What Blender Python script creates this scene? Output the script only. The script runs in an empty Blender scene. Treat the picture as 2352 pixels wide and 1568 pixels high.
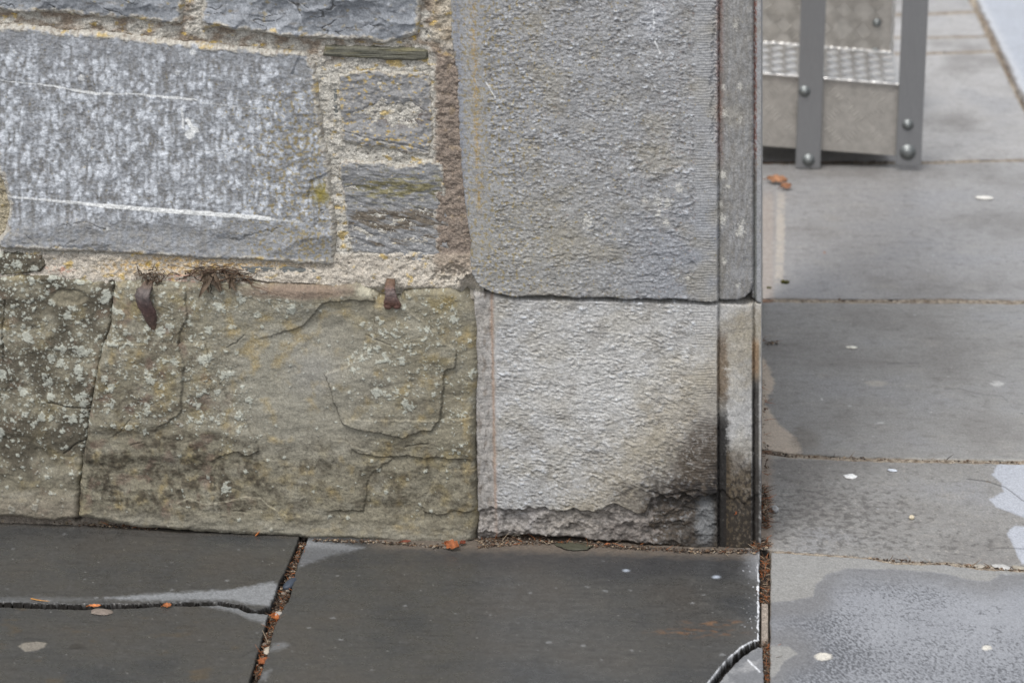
import bpy, math, random
import numpy as np
from mathutils import Matrix, Vector
R = math.radians
rnd = random.Random(7)
f4 = np.float32

# ------------------------------------------------------------------ camera
# The photo's layout is measured in units of 1/2352 of its width; FOC is the focal length in them.
FOC, PITCH, YAW, H = 6900.0, R(19.0), R(4.6), 1.75
_fh = np.array([-math.sin(YAW), math.cos(YAW), 0.0])
_up0 = np.array([0, 0, 1.0])
FWD = _fh*math.cos(PITCH) - _up0*math.sin(PITCH)
RGT = np.array([math.cos(YAW), math.sin(YAW), 0.0])
UP = _fh*math.sin(PITCH) + _up0*math.cos(PITCH)
def ray(px, py):
    px = np.asarray(px, dtype=np.float64); py = np.asarray(py, dtype=np.float64)
    return (FWD + RGT*((px-1176)/FOC)[..., None] - UP*((py-784)/FOC)[..., None])
_r = ray(1746, 1263)
CAM = np.array([0.0, -0.012, 0.0]) - _r*(H/(-_r[2]))
CAM[2] = H
def on_wall(px, py, y=0.0):
    r = ray(px, py); t = (y-CAM[1])/r[..., 1]
    return CAM + r*t[..., None]
def on_ground(px, py, z=0.0):
    r = ray(px, py); t = (z-CAM[2])/r[..., 2]
    return CAM + r*t[..., None]

scene = bpy.context.scene
cd = bpy.data.cameras.new('camera'); cam = bpy.data.objects.new('camera', cd)
scene.collection.objects.link(cam); scene.camera = cam
M = Matrix(((RGT[0], UP[0], -FWD[0], CAM[0]), (RGT[1], UP[1], -FWD[1], CAM[1]), (RGT[2], UP[2], -FWD[2], CAM[2]), (0, 0, 0, 1)))
cam.matrix_world = M
cd.sensor_width = 36; cd.lens = FOC/2352*36; cd.clip_end = 3000; cd.clip_start = 0.1
cd.dof.use_dof = True; cd.dof.focus_distance = 4.50; cd.dof.aperture_fstop = 6.0

# ------------------------------------------------------------------ light: bright overcast
SUN_EL, SUN_AZ = R(62), R(205)
w = bpy.data.worlds.new('World'); scene.world = w; w.use_nodes = True
nt = w.node_tree; bg = nt.nodes['Background']
sky = nt.nodes.new('ShaderNodeTexSky'); sky.sky_type = 'NISHITA'; sky.sun_disc = False
sky.sun_elevation = SUN_EL; sky.sun_rotation = SUN_AZ
sky.air_density = 1.0; sky.dust_density = 6.0; sky.ozone_density = 1.0
hs = nt.nodes.new('ShaderNodeHueSaturation'); hs.inputs['Saturation'].default_value = 0.30
cloud = nt.nodes.new('ShaderNodeMix'); cloud.data_type = 'RGBA'; cloud.inputs['Factor'].default_value = 0.5   # even cloud veil over the blue
cloud.inputs['B'].default_value = (6.1, 6.2, 6.4, 1)
nt.links.new(sky.outputs[0], hs.inputs['Color']); nt.links.new(hs.outputs[0], cloud.inputs['A']); nt.links.new(cloud.outputs['Result'], bg.inputs['Color'])
bg.inputs['Strength'].default_value = 0.13
sd_ = bpy.data.lights.new('sun', 'SUN'); sd_.energy = 1.5; sd_.angle = R(16); sd_.color = (1.0, 0.975, 0.94)
sun = bpy.data.objects.new('sun', sd_); scene.collection.objects.link(sun)
_d = Vector((math.sin(SUN_AZ)*math.cos(SUN_EL), math.cos(SUN_AZ)*math.cos(SUN_EL), math.sin(SUN_EL)))
sun.rotation_euler = (-_d).to_track_quat('-Z', 'Y').to_euler(); sun.location = (0, -3, 6)
vs = scene.view_settings; vs.view_transform = 'Standard'; vs.look = 'None'; vs.gamma = 1; vs.exposure = 0.33

# ------------------------------------------------------------------ numeric helpers
def lin(r, g, b):
    c = np.array([r, g, b], dtype=np.float64)/255
    return np.where(c <= 0.04045, c/12.92, ((c+0.055)/1.055)**2.4)
def ss(a, b, x):
    t = np.clip((x-a)/(b-a), 0, 1); return t*t*(3-2*t)
def hsh(ix, iy, seed):
    h = (ix.astype(np.int64)*374761393 + iy.astype(np.int64)*668265263 + (seed*974634777 + 12345)) & 0xffffffff
    h = ((h ^ (h >> 13))*1274126177) & 0xffffffff
    h = ((h ^ (h >> 16))*2246822519) & 0xffffffff
    return (h ^ (h >> 15)).astype(np.float64)/4294967296.0
_G = np.stack([np.cos(np.arange(256)/256*2*np.pi), np.sin(np.arange(256)/256*2*np.pi)], 1)
def pn(x, y, seed=0):
    xi = np.floor(x); yi = np.floor(y); fx = x-xi; fy = y-yi
    u = fx*fx*fx*(fx*(fx*6-15)+10); v = fy*fy*fy*(fy*(fy*6-15)+10)
    def g(dx, dy):
        k = _G[(hsh(xi+dx, yi+dy, seed)*256).astype(np.int64) & 255]
        return k[..., 0]*(fx-dx) + k[..., 1]*(fy-dy)
    a = g(0, 0); b = g(1, 0); c = g(0, 1); d = g(1, 1)
    return ((a+(b-a)*u) + ((c+(d-c)*u)-(a+(b-a)*u))*v)*1.45
def fbm(x, y, seed=0, o=4, gain=0.5):
    r = 0; a = 1; s = 0
    for k in range(o):
        r = r + a*pn(x*2**k, y*2**k, seed+17*k); s += a; a *= gain
    return r/s
def cells(x, y, seed=0, fn=None):
    """lower envelope of paraboloids round jittered points: scalloped facets with crisp ridges"""
    xi = np.floor(x); yi = np.floor(y); best = None
    for dx in (-1, 0, 1):
        for dy in (-1, 0, 1):
            cx = xi+dx; cy = yi+dy
            px = cx+hsh(cx, cy, seed); py = cy+hsh(cx, cy, seed+1); r = hsh(cx, cy, seed+2)
            d = (x-px)**2+(y-py)**2+r*0.8
            best = d if best is None else np.minimum(best, d)
    return best
def worley(x, y, seed=0):
    xi = np.floor(x); yi = np.floor(y); f1 = np.full(x.shape, 9.0); f2 = f1.copy()
    for dx in (-1, 0, 1):
        for dy in (-1, 0, 1):
            cx = xi+dx; cy = yi+dy
            d = np.hypot(x-cx-hsh(cx, cy, seed), y-cy-hsh(cx, cy, seed+1))
            f2 = np.minimum(f2, np.maximum(f1, d)); f1 = np.minimum(f1, d)
    return f1, f2
def spots(x, y, cell, r0, r1, dens, seed=0):
    """signed field (>0 inside) of scattered round patches of lichen"""
    wx = x+fbm(x/(r1*0.7), y/(r1*0.7), seed+50, 3)*r1*0.9; wy = y+fbm(x/(r1*0.7), y/(r1*0.7), seed+60, 3)*r1*0.9
    gx = wx/cell; gy = wy/cell; xi = np.floor(gx); yi = np.floor(gy); best = np.full(x.shape, -9.0)
    for dx in (-1, 0, 1):
        for dy in (-1, 0, 1):
            cx = xi+dx; cy = yi+dy
            px = cx+hsh(cx, cy, seed); py = cy+hsh(cx, cy, seed+1)
            r = r0+(r1-r0)*hsh(cx, cy, seed+2)**2.2
            on = hsh(cx, cy, seed+3) < dens
            best = np.maximum(best, np.where(on, r-np.hypot(gx-px, gy-py)*cell, -9.0))
    return best
def sdpoly(X, Y, P):
    P = np.array(P, dtype=np.float64); n = len(P); d = np.full(X.shape, 1e12); ins = np.zeros(X.shape, bool)
    for i in range(n):
        ax, ay = P[i]; bx, by = P[(i+1) % n]; ex = bx-ax; ey = by-ay
        t = np.clip(((X-ax)*ex+(Y-ay)*ey)/(ex*ex+ey*ey+1e-12), 0, 1)
        d = np.minimum(d, (X-ax-ex*t)**2+(Y-ay-ey*t)**2)
        if ay != by:
            c = ((ay > Y) != (by > Y)) & (X < ex*(Y-ay)/ey+ax); ins ^= c
    d = np.sqrt(d); return np.where(ins, d, -d)
def dline(X, Y, P):
    d = np.full(X.shape, 1e12)
    for (ax, ay), (bx, by) in zip(P[:-1], P[1:]):
        ex = bx-ax; ey = by-ay
        t = np.clip(((X-ax)*ex+(Y-ay)*ey)/(ex*ex+ey*ey+1e-12), 0, 1)
        d = np.minimum(d, (X-ax-ex*t)**2+(Y-ay-ey*t)**2)
    return np.sqrt(d)
def blob(X, Y, cx, cy, rx, ry, soft=0.35):
    return 1-ss(1-soft, 1+soft, np.hypot((X-cx)/rx, (Y-cy)/ry))
def warp(X, Y, seed, big=3.0, sc=26.0, small=1.0, scs=6.0):
    return (X+pn(X/sc, Y/sc, seed)*big+pn(X/scs, Y/scs, seed+1)*small, Y+pn(X/sc, Y/sc, seed+2)*big+pn(X/scs, Y/scs, seed+3)*small)
def mix(c, k, m):
    k = np.asarray(k); m = np.clip(m, 0, 1)[..., None]
    return c*(1-m)+k*m
def steps_arr(lo, hi, a, b, fine, coarse):
    """fine spacing between a and b, coarse spacing outside"""
    out = []
    v = lo
    while v < hi:
        out.append(v); v += fine if a <= v < b else (coarse if (v+coarse <= a or v >= b) else max(fine, a-v))
    out.append(hi)
    return np.array(out)

# ------------------------------------------------------------------ object helpers
LINK = scene.collection.objects.link
def props(o, label=None, cat=None, group=None, kind=None):
    if label: o['label'] = label
    if cat: o['category'] = cat
    if group: o['group'] = group
    if kind: o['kind'] = kind
    return o
def empty(name, loc, label=None, cat=None, group=None, kind=None):
    o = bpy.data.objects.new(name, None); LINK(o); o.location = loc; o.empty_display_size = 0.05
    return props(o, label, cat, group, kind)
def parent(o, p):
    if p is not None:
        o.parent = p
        o.matrix_parent_inverse = Matrix.Translation(p.location).inverted() if p.parent is None else (p.matrix_parent_inverse.inverted() if False else Matrix.Identity(4))
def mesh_np(name, co, quads, mat, par=None, col=None, rgh=None, wet=None, smooth=True):
    me = bpy.data.meshes.new(name)
    n = len(co); q = len(quads)
    me.vertices.add(n); me.vertices.foreach_set('co', np.ascontiguousarray(co, dtype=f4).ravel())
    me.loops.add(q*4); me.loops.foreach_set('vertex_index', np.ascontiguousarray(quads, dtype=np.int32).ravel())
    me.polygons.add(q); me.polygons.foreach_set('loop_start', np.arange(0, q*4, 4, dtype=np.int32))
    me.polygons.foreach_set('loop_total', np.full(q, 4, dtype=np.int32))
    me.polygons.foreach_set('use_smooth', np.full(q, smooth, dtype=bool))
    me.update(calc_edges=True)
    if col is not None:
        a = me.attributes.new('Col', 'FLOAT_COLOR', 'POINT')
        c4 = np.ones((n, 4), dtype=f4); c4[:, :3] = col; a.data.foreach_set('color', c4.ravel())
    if rgh is not None:
        a = me.attributes.new('Rgh', 'FLOAT', 'POINT'); a.data.foreach_set('value', np.ascontiguousarray(rgh, dtype=f4))
    if wet is not None:
        a = me.attributes.new('Wet', 'FLOAT', 'POINT'); a.data.foreach_set('value', np.ascontiguousarray(wet, dtype=f4))
    me.materials.append(mat)
    o = bpy.data.objects.new(name, me); LINK(o)
    parent(o, par)
    return o
def mesh_py(name, verts, faces, mat, par=None, cols=None, smooth=False):
    me = bpy.data.meshes.new(name); me.from_pydata([tuple(map(float, v)) for v in verts], [], faces); me.update()
    if smooth: me.polygons.foreach_set('use_smooth', [True]*len(me.polygons))
    if cols is not None:
        a = me.attributes.new('Col', 'FLOAT_COLOR', 'POINT')
        c4 = np.ones((len(verts), 4), dtype=f4); c4[:, :3] = np.array(cols); a.data.foreach_set('color', c4.ravel())
    me.materials.append(mat)
    o = bpy.data.objects.new(name, me); LINK(o); parent(o, par)
    return o

def stone_mat(name, fine=900.0, cvar=0.22, bump=0.5, bdist=0.0006, rough=0.85, use_r=False, spec=0.35, mid=160.0, stretch=(1, 1, 1), ior=1.5):
    m = bpy.data.materials.new(name); m.use_nodes = True; t = m.node_tree; N = t.nodes; L = t.links
    b = N['Principled BSDF']
    at = N.new('ShaderNodeAttribute'); at.attribute_name = 'Col'
    tc = N.new('ShaderNodeTexCoord'); mp = N.new('ShaderNodeMapping'); mp.inputs['Scale'].default_value = stretch
    L.new(tc.outputs['Object'], mp.inputs['Vector'])
    n1 = N.new('ShaderNodeTexNoise'); n1.inputs['Scale'].default_value = fine; n1.inputs['Detail'].default_value = 4; n1.inputs['Roughness'].default_value = 0.65
    n2 = N.new('ShaderNodeTexNoise'); n2.inputs['Scale'].default_value = mid; n2.inputs['Detail'].default_value = 6; n2.inputs['Roughness'].default_value = 0.7
    for n in (n1, n2): L.new(mp.outputs[0], n.inputs['Vector'])
    mr = N.new('ShaderNodeMapRange'); mr.inputs['From Min'].default_value = 0.3; mr.inputs['From Max'].default_value = 0.7
    mr.inputs['To Min'].default_value = 1-cvar; mr.inputs['To Max'].default_value = 1+cvar; mr.clamp = False
    L.new(n1.outputs[0], mr.inputs['Value'])
    mr2 = N.new('ShaderNodeMapRange'); mr2.inputs['From Min'].default_value = 0.3; mr2.inputs['From Max'].default_value = 0.7
    mr2.inputs['To Min'].default_value = 1-cvar*0.6; mr2.inputs['To Max'].default_value = 1+cvar*0.6; mr2.clamp = False
    L.new(n2.outputs[0], mr2.inputs['Value'])
    mu = N.new('ShaderNodeMath'); mu.operation = 'MULTIPLY'; L.new(mr.outputs[0], mu.inputs[0]); L.new(mr2.outputs[0], mu.inputs[1])
    vm = N.new('ShaderNodeVectorMath'); vm.operation = 'SCALE'; L.new(at.outputs['Color'], vm.inputs[0]); L.new(mu.outputs[0], vm.inputs['Scale'])
    L.new(vm.outputs[0], b.inputs['Base Color'])
    bp = N.new('ShaderNodeBump'); bp.inputs['Distance'].default_value = bdist
    ad = N.new('ShaderNodeMath'); ad.operation = 'ADD'; L.new(n1.outputs[0], ad.inputs[0]); L.new(n2.outputs[0], ad.inputs[1])
    L.new(ad.outputs[0], bp.inputs['Height']); L.new(bp.outputs[0], b.inputs['Normal'])
    b.inputs['IOR'].default_value = ior
    if use_r:
        ar = N.new('ShaderNodeAttribute'); ar.attribute_name = 'Rgh'; L.new(ar.outputs['Fac'], b.inputs['Roughness'])
        ml = N.new('ShaderNodeMapRange'); ml.inputs['From Min'].default_value = 0.05; ml.inputs['From Max'].default_value = 0.7
        ml.inputs['To Min'].default_value = 0.12*bump; ml.inputs['To Max'].default_value = bump
        L.new(ar.outputs['Fac'], ml.inputs['Value']); L.new(ml.outputs[0], bp.inputs['Strength'])
        sp = N.new('ShaderNodeMapRange'); sp.inputs['From Min'].default_value = 0.1; sp.inputs['From Max'].default_value = 0.7
        sp.inputs['To Min'].default_value = 0.6; sp.inputs['To Max'].default_value = 0.3
        aw = N.new('ShaderNodeAttribute'); aw.attribute_name = 'Wet'; L.new(aw.outputs['Fac'], b.inputs['Coat Weight'])
        b.inputs['Coat Roughness'].default_value = 0.08; b.inputs['Coat IOR'].default_value = 2.1; L.new(bp.outputs[0], b.inputs['Coat Normal'])
        L.new(ar.outputs['Fac'], sp.inputs['Value']); L.new(sp.outputs[0], b.inputs['Specular IOR Level'])
    else:
        b.inputs['Roughness'].default_value = rough; bp.inputs['Strength'].default_value = bump
        b.inputs['Specular IOR Level'].default_value = spec
    return m
def attr_mat(name, rough=0.7, cvar=0.15, fine=1200, bump=0.3, metallic=0.0, spec=0.4):
    m = stone_mat(name, fine=fine, cvar=cvar, bump=bump, rough=rough, spec=spec); m.node_tree.nodes['Principled BSDF'].inputs['Metallic'].default_value = metallic
    return m
def plain_mat(name, col, rough=0.5, metallic=0.0, fine=300, cvar=0.08, bump=0.15, stretch=(1, 1, 1), bdist=0.0004):
    m = stone_mat(name, fine=fine, cvar=cvar, bump=bump, rough=rough, spec=0.5, stretch=stretch, bdist=bdist)
    t = m.node_tree; b = t.nodes['Principled BSDF']; b.inputs['Metallic'].default_value = metallic
    for n in t.nodes:
        if n.type == 'ATTRIBUTE':
            rgb = t.nodes.new('ShaderNodeRGB'); rgb.outputs[0].default_value = (*[float(v) for v in col], 1)
            for l in list(n.outputs['Color'].links):
                t.links.new(rgb.outputs[0], l.to_socket)
    return m

M_blue = stone_mat('blue_limestone', fine=700, cvar=0.20, bump=0.45, rough=0.8)
M_quoin = stone_mat('grey_tooled_limestone', fine=800, cvar=0.20, bump=0.5, rough=0.8)
M_sand = stone_mat('lichened_sandstone', fine=800, cvar=0.24, bump=0.5, rough=0.9)
M_mortar = stone_mat('lime_mortar', fine=650, cvar=0.42, bump=0.9, bdist=0.0012, rough=0.95, mid=230)
M_slate = stone_mat('slate', fine=500, cvar=0.2, bump=0.6, rough=0.7, stretch=(0.25, 1, 2.5))
M_flag = stone_mat('flagstone', fine=420, cvar=0.15, bump=0.7, bdist=0.0006, use_r=True, mid=110)
M_dirt = attr_mat('joint_dirt', rough=0.9, cvar=0.5, fine=500, bump=1.0)

# ------------------------------------------------------------------ relief sheets
FX0, FX1, FY0, FY1 = -12, 2364, -12, 1580
def sheet(name, xs, ys, fn, place, keepfn, mat, par=None, flip=False, grain=.42):
    X, Y = np.meshgrid(xs, ys)
    keep = keepfn(X, Y)
    cell = keep[:-1, :-1] & keep[1:, :-1] & keep[:-1, 1:] & keep[1:, 1:]
    used = np.zeros(X.shape, bool)
    used[:-1, :-1] |= cell; used[1:, :-1] |= cell; used[:-1, 1:] |= cell; used[1:, 1:] |= cell
    idx = -np.ones(X.shape, np.int64); idx[used] = np.arange(used.sum())
    j, i = np.nonzero(cell)
    q = np.stack([idx[j, i], idx[j+1, i], idx[j+1, i+1], idx[j, i+1]], 1)
    if flip: q = q[:, ::-1]
    x = X[used]; y = Y[used]
    r = fn(x, y)
    if grain:
        if 'r' in r: g_ = on_ground(x, y); gx, gy = g_[:, 0]*1000, g_[:, 1]*1000
        else: gx, gy = x*.65, y*.65
        gr = pn(gx/1.9, gy/1.9, 901)*.55+pn(gx/3.6, gy/3.2, 902)*.45+.35*fbm(gx/9, gy/9, 903, 3)
        r['col'] = r['col']*np.clip(1+grain*gr, .3, 2)[:, None]
    co = place(x, y, r['h'])
    return mesh_np(name, co, q, mat, par, col=np.clip(r['col'], 0.004, 0.95), rgh=r.get('r'), wet=r.get('w', np.zeros(len(x))) if 'r' in r else None)

def edge(sd, rad, dep, k=1.8):
    """mm: rounded arris inside, then a plunge back into the wall outside the outline"""
    return -dep*(1-np.clip(sd/rad, 0, 1))**2 + np.minimum(sd, 0)*k

def stone(name, poly, base, fn, mat, par, seed, rad=9, dep=5, wb=3.0, sc=26, ws=1.6, fine=1.7, margin=14, label=None, smear=0.0):
    """one wall stone: outline poly (photo units) on the plane y=-base mm"""
    P = np.array(poly, dtype=float); yb = -base/1000
    xs = steps_arr(P[:, 0].min()-margin-4, P[:, 0].max()+margin+4, FX0, FX1, fine, 9)
    ys = steps_arr(P[:, 1].min()-margin-4, P[:, 1].max()+margin+4, FY0, FY1, fine, 9)
    def sdf(x, y):
        a, b = warp(x, y, seed, wb, sc, ws, 7); return sdpoly(a, b, P)
    def f(x, y):
        s = sdf(x, y); r = fn(x, y, s); r['h'] = r['h']+edge(s, rad, dep)
        if smear:
            m = ss(-.1, .35, fbm(x/24, y/20, seed+70, 4)+.55*(1-s/(15*smear)))*(1-ss(12*smear, 24*smear, s))*.85
            mc = mix(np.tile(lin(182, 178, 168), (len(x), 1)), lin(140, 130, 118), ss(-.1, .4, fbm(x/8, y/8, seed+71, 4)))
            mc = mix(mc, YEL, ss(.2, .45, fbm(x/34, y/24, seed+73, 4))*.6)
            r['col'] = r['col']*(1-m[:, None])+mc*m[:, None]; r['h'] = r['h']+m*(1.0+1.2*fbm(x/5, y/5, seed+72, 3))
        return r
    def place(x, y, h):
        c = on_wall(x, y, yb); c[:, 1] -= h/1000; c[:, 2] = np.maximum(c[:, 2], -0.03); return c
    o = sheet(name, xs, ys, f, place, lambda x, y: sdf(x, y) > -margin, mat, par)
    if label: o['label'] = label
    return o

# shared colours (albedo)
BLUE = lin(134, 138, 144); BLUED = lin(102, 104, 107); PALE = lin(200, 205, 212); OCHRE = lin(146, 128, 72); OLIVE = lin(128, 120, 74)
MORT = lin(187, 184, 176); MORTD = lin(148, 142, 132); BRN = lin(122, 106, 94); LICH = lin(192, 196, 186); WHITE = lin(226, 228, 228)
YEL = lin(196, 164, 64); RUST = lin(140, 74, 44)

def mottles(x, y, s=0):
    return fbm(x/60, y/60, 300+s, 4), fbm(x/14, y/14, 310+s, 4)

wall = empty('stone_wall', (-0.5, 0.05, 0.0), 'old stone wall corner of grey tooled quoins, blue-grey blocks and an olive lichened base course', 'wall')

# ---- rock faced stones along the top
def fn_rock(sd_off, tint=1.0, lich=0.3):
    def fn(x, y, s):
        a, b = mottles(x, y, sd_off)
        wx = x+fbm(x/50, y/50, sd_off+3, 3)*34; wy = y+fbm(x/50, y/50, sd_off+4, 3)*20
        c = cells(wx/92, wy/52, sd_off); c2 = cells(wx/34+.3*a, wy/24, sd_off+9); c3 = pn(wx/60, (wy+x*.12)/16, sd_off+12)
        h = c*12.0-4 + c2*2.2 + c3*1.2 + fbm(x/9, y/7, sd_off+5, 4)*.9
        col = np.tile(BLUE, (len(x), 1))*tint
        col = mix(col, BLUED, ss(-0.1, 0.5, a)*0.5); col = mix(col, lin(146, 150, 156), ss(0, .5, -b)*.4)
        col = mix(col, PALE, ss(0.10, 0.5, b+0.3*a+.2*fbm(x/5, y/5, sd_off+14, 3))*lich+ss(.9, 1.4, c)*.15)
        col = mix(col, lin(112, 102, 88), ss(0.15, 0.55, fbm(x/35, y/12, sd_off+7, 4))*0.45)
        col = mix(col, OCHRE, ss(0.28, 0.5, fbm(x/26, y/18, sd_off+8, 4)+.1*a)*0.5)
        cr = np.abs(pn((wx+y*.4)/70, wy/30, sd_off+15)); k = (1-ss(.01, .045, cr))*ss(-.1, .3, pn(x/80, y/60, sd_off+16)); h = h-k*2.2; col = mix(col, lin(66, 62, 56), k*.6)
        return dict(h=h, col=col)
    return fn
PA = [(-420, -260), (418, -260), (420, 0), (414, 54), (364, 51), (297, 44), (213, 39), (168, 33), (100, 28), (34, 31), (0, 22), (-420, 6)]
PB = [(466, -260), (968, -260), (967, 0), (963, 42), (958, 76), (928, 90), (880, 102), (833, 88), (802, 92), (732, 87), (659, 83), (614, 74), (532, 68), (510, 61), (465, 66)]
stone('facing_block', PA, 9, fn_rock(11, 1.0, 0.15), M_blue, wall, 21, rad=8, dep=5, label='grey rock-faced block at the top left', smear=0.8)
stone('facing_block', PB, 9, fn_rock(31, 1.05, 0.4), M_blue, wall, 23, rad=8, dep=5, label='blue-grey flaked block left of the tall quoin', smear=0.7)

# ---- the large block with a dimpled face and white veins
V1 = [(-30, 183), (0, 185), (60, 191), (130, 199), (220, 216), (240, 214), (330, 218), (420, 227), (455, 230)]
V2 = [(16, 452), (120, 461), (230, 472), (350, 482), (470, 491), (560, 497), (618, 503)]
def fn_C(x, y, s):
    a, b = mottles(x, y, 1)
    low = ss(485, 545, y+a*26); top = 1-ss(85, 150, y-x*0.05+a*20); rt = ss(560, 720, x+a*40)
    amp = (1-low*0.85)*(1-top*0.5)
    wx = x+pn(x/50, y/50, 5)*7; wy = y
    n1 = pn(wx/9.5, wy/(17+0*wy), 41)+.3*pn(wx/15, wy/13, 58); n2 = pn(wx/6.5, wy/9, 42); n3 = pn(x/34, y/9, 43)
    wx2 = x+pn(x/26, y/26, 141)*5; wy2 = y+pn(x/26, y/26, 142)*6
    def dots(cx_, cy_, sd1, ex, ey):
        gx = wx2/cx_; gy = wy2/cy_; xi = np.floor(gx); yi = np.floor(gy); o = np.zeros(x.shape)
        for ddx in (-1, 0, 1):
            for ddy in (-1, 0, 1):
                a1 = xi+ddx; a2 = yi+ddy; px_ = a1+.2+.6*hsh(a1, a2, sd1); py_ = a2+hsh(a1, a2, sd1+1)
                o = np.maximum(o, hsh(a1, a2, sd1+2)**1.2*np.exp(-(((gx-px_)*ex)**2+((gy-py_)*ey)**2)))
        return o
    big = dots(15, 19, 143, 2.3, 1.9); sml = dots(9, 10, 147, 2.2, 2.0)
    nn = (big*1.45+sml*.55)*(1-.35*rt)-.46+n1*.25+n2*.28+n3*0.5*rt+pn(wx2/8, y/75, 151)*.30*(1-rt)
    h = amp*(.8*nn)+fbm(x/9, y/6, 57, 4)*.9 + fbm(x/55, y/40, 44, 3)*1.6 + pn(x/3.4, y/3.4, 45)*0.3
    fc = cells((x+a*30)/120, (y+b*10)/46, 46); h = h + low*(fc*6-3)
    col = np.tile(lin(142, 145, 150), (len(x), 1))
    col = mix(col, lin(122, 122, 124), ss(0.0, 0.5, a)*0.6)
    col = mix(col, PALE, amp*ss(-.35, 1.0, nn+0.45*pn(x/45, y/60, 47)+0.45*fbm(x/6, y/9, 59, 4, .7)+0.15*ss(100, 300, y))**1.2*0.98)
    col = mix(col, lin(108, 104, 96), amp*ss(0.05, 0.6, -nn+0.6*fbm(x/6, y/5, 60, 3))*0.5)
    col = mix(col, lin(138, 134, 126), low*0.5*ss(-0.3, 0.3, b))
    och = ss(0.30, 0.55, fbm(x/9, y/9, 48, 3)+0.42*ss(430, 700, x)*ss(160, 260, y)-0.12+0.25*a)
    col = mix(col, OCHRE, och*0.62)
    col = mix(col, OLIVE, blob(x, y, 735, 440, 22, 30, .5)*0.75*ss(-.3, .3, b))
    fl = ss(0.3, 0.6, fbm(x/30, y/8, 49, 4)); col = mix(col, lin(100, 96, 90), fl*0.3)
    wob = pn(x/25, y/25, 50)*2
    d1 = dline(x, y+wob, V1); w1 = 0.5+2.2*ss(0, 260, x)*(1-ss(420, 470, x))*ss(-.5, .2, pn(x/40, y/90, 51)+.2)
    col = mix(col, WHITE, (1-ss(w1*0.7, w1*1.3+0.6, d1))*0.75)
    d2 = dline(x, y+wob*0.6, V2); w2 = 2.2+3.4*ss(40, 330, x)*(0.8+0.35*pn(x/22, y/60, 52))
    v2 = 1-ss(w2*0.75, w2*1.2+0.4, d2); col = mix(col, WHITE, v2*(0.6+0.35*ss(100, 260, x))); h = h+v2*0.5
    for (P, wd, k) in (([(240, 75), (300, 84), (420, 99), (520, 112)], 1.3, .6), ([(418, 250), (421, 295)], 2.5, .7), ([(430, 275), (445, 300)], 4.5, .9), ([(620, 503), (700, 512)], 2, .45), ([(460, 236), (560, 246), (620, 252)], 1.2, .35), ([(450, 345), (610, 364)], 1.2, .3)):
        d = dline(x+pn(x/5, y/5, 53)*1.6, y+pn(x/5, y/5, 54)*1.6, P); col = mix(col, WHITE, (1-ss(wd*.6, wd*1.4, d))*k)
    for (cx, cy, r) in ((436, 308, 12), (448, 298, 9), (408, 167, 6), (187, 180, 8), (248, 525, 4.5), (443, 120, 8)):
        q = np.hypot(x-cx, y-cy)+pn(x/4, y/4, 55)*2.5; col = mix(col, WHITE, (1-ss(r*.75, r*1.1, q))*(0.9 if r > 8.5 else .55))
    col = mix(col, lin(165, 168, 172), ss(.35, .6, fbm(x/7, y/16, 56, 3))*ss(640, 760, x+a*30)*.6)
    # two flakes and a crack at the right end
    st = sdpoly(x+b*3, y+a*3, [(712, 415), (760, 392), (764, 470), (736, 500), (706, 470)]); h = h-ss(-2, 2, st)*3.0
    col = mix(col, lin(140, 128, 60), blob(x, y, 741, 446, 20, 22, .5)*.7)
    st = sdpoly(x+b*3, y+a*3, [(690, 122), (722, 150), (730, 176), (700, 186), (668, 172)]); h = h-ss(-2, 2, st)*2.5
    for P in ([(150, 520), (195, 512), (245, 530)], [(120, 572), (150, 560), (176, 552)], [(530, 555), (570, 540), (640, 528)], [(60, 540), (90, 560)], [(705, 545), (732, 500), (742, 484)]):
        d = dline(x+b*16, y+a*10+b*9, P); h = h-(1-ss(.3, 2.6, d))*1.2; col = mix(col, lin(76, 74, 70), (1-ss(.3, 1.6, d))*.35)
    return dict(h=h, col=col)
PC = [(-14, 60), (70, 63), (126, 73), (238, 78), (336, 90), (462, 104), (602, 117), (659, 119), (698, 124), (721, 151), (726, 182), (732, 252), (743, 330), (754, 364), (757, 392), (757, 432), (766, 488), (768, 544), (764, 607), (704, 607), (564, 597), (532, 600), (420, 593), (330, 586), (232, 581), (168, 580), (95, 575), (4, 571), (-8, 560), (12, 528), (22, 480), (8, 420), (-6, 390), (-14, 300)]
stone('facing_block', PC, 12, fn_C, M_blue, wall, 25, rad=8, dep=5, wb=2.5, label='large blue-grey block with dimpled face and white veins', smear=0.7)
def fn_plainblue(so):
    def fn(x, y, s):
        a, b = mottles(x, y, so); n = pn(x/10, y/18, so)
        col = mix(np.tile(BLUE, (len(x), 1)), PALE, ss(0, .9, n)*.5)
        return dict(h=n*1.2+fbm(x/60, y/40, so+2)*3, col=col)
    return fn
stone('facing_block', [(-420, 50), (-34, 58), (-34, 560), (-420, 545)], 10, fn_plainblue(60), M_blue, wall, 26)

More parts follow.
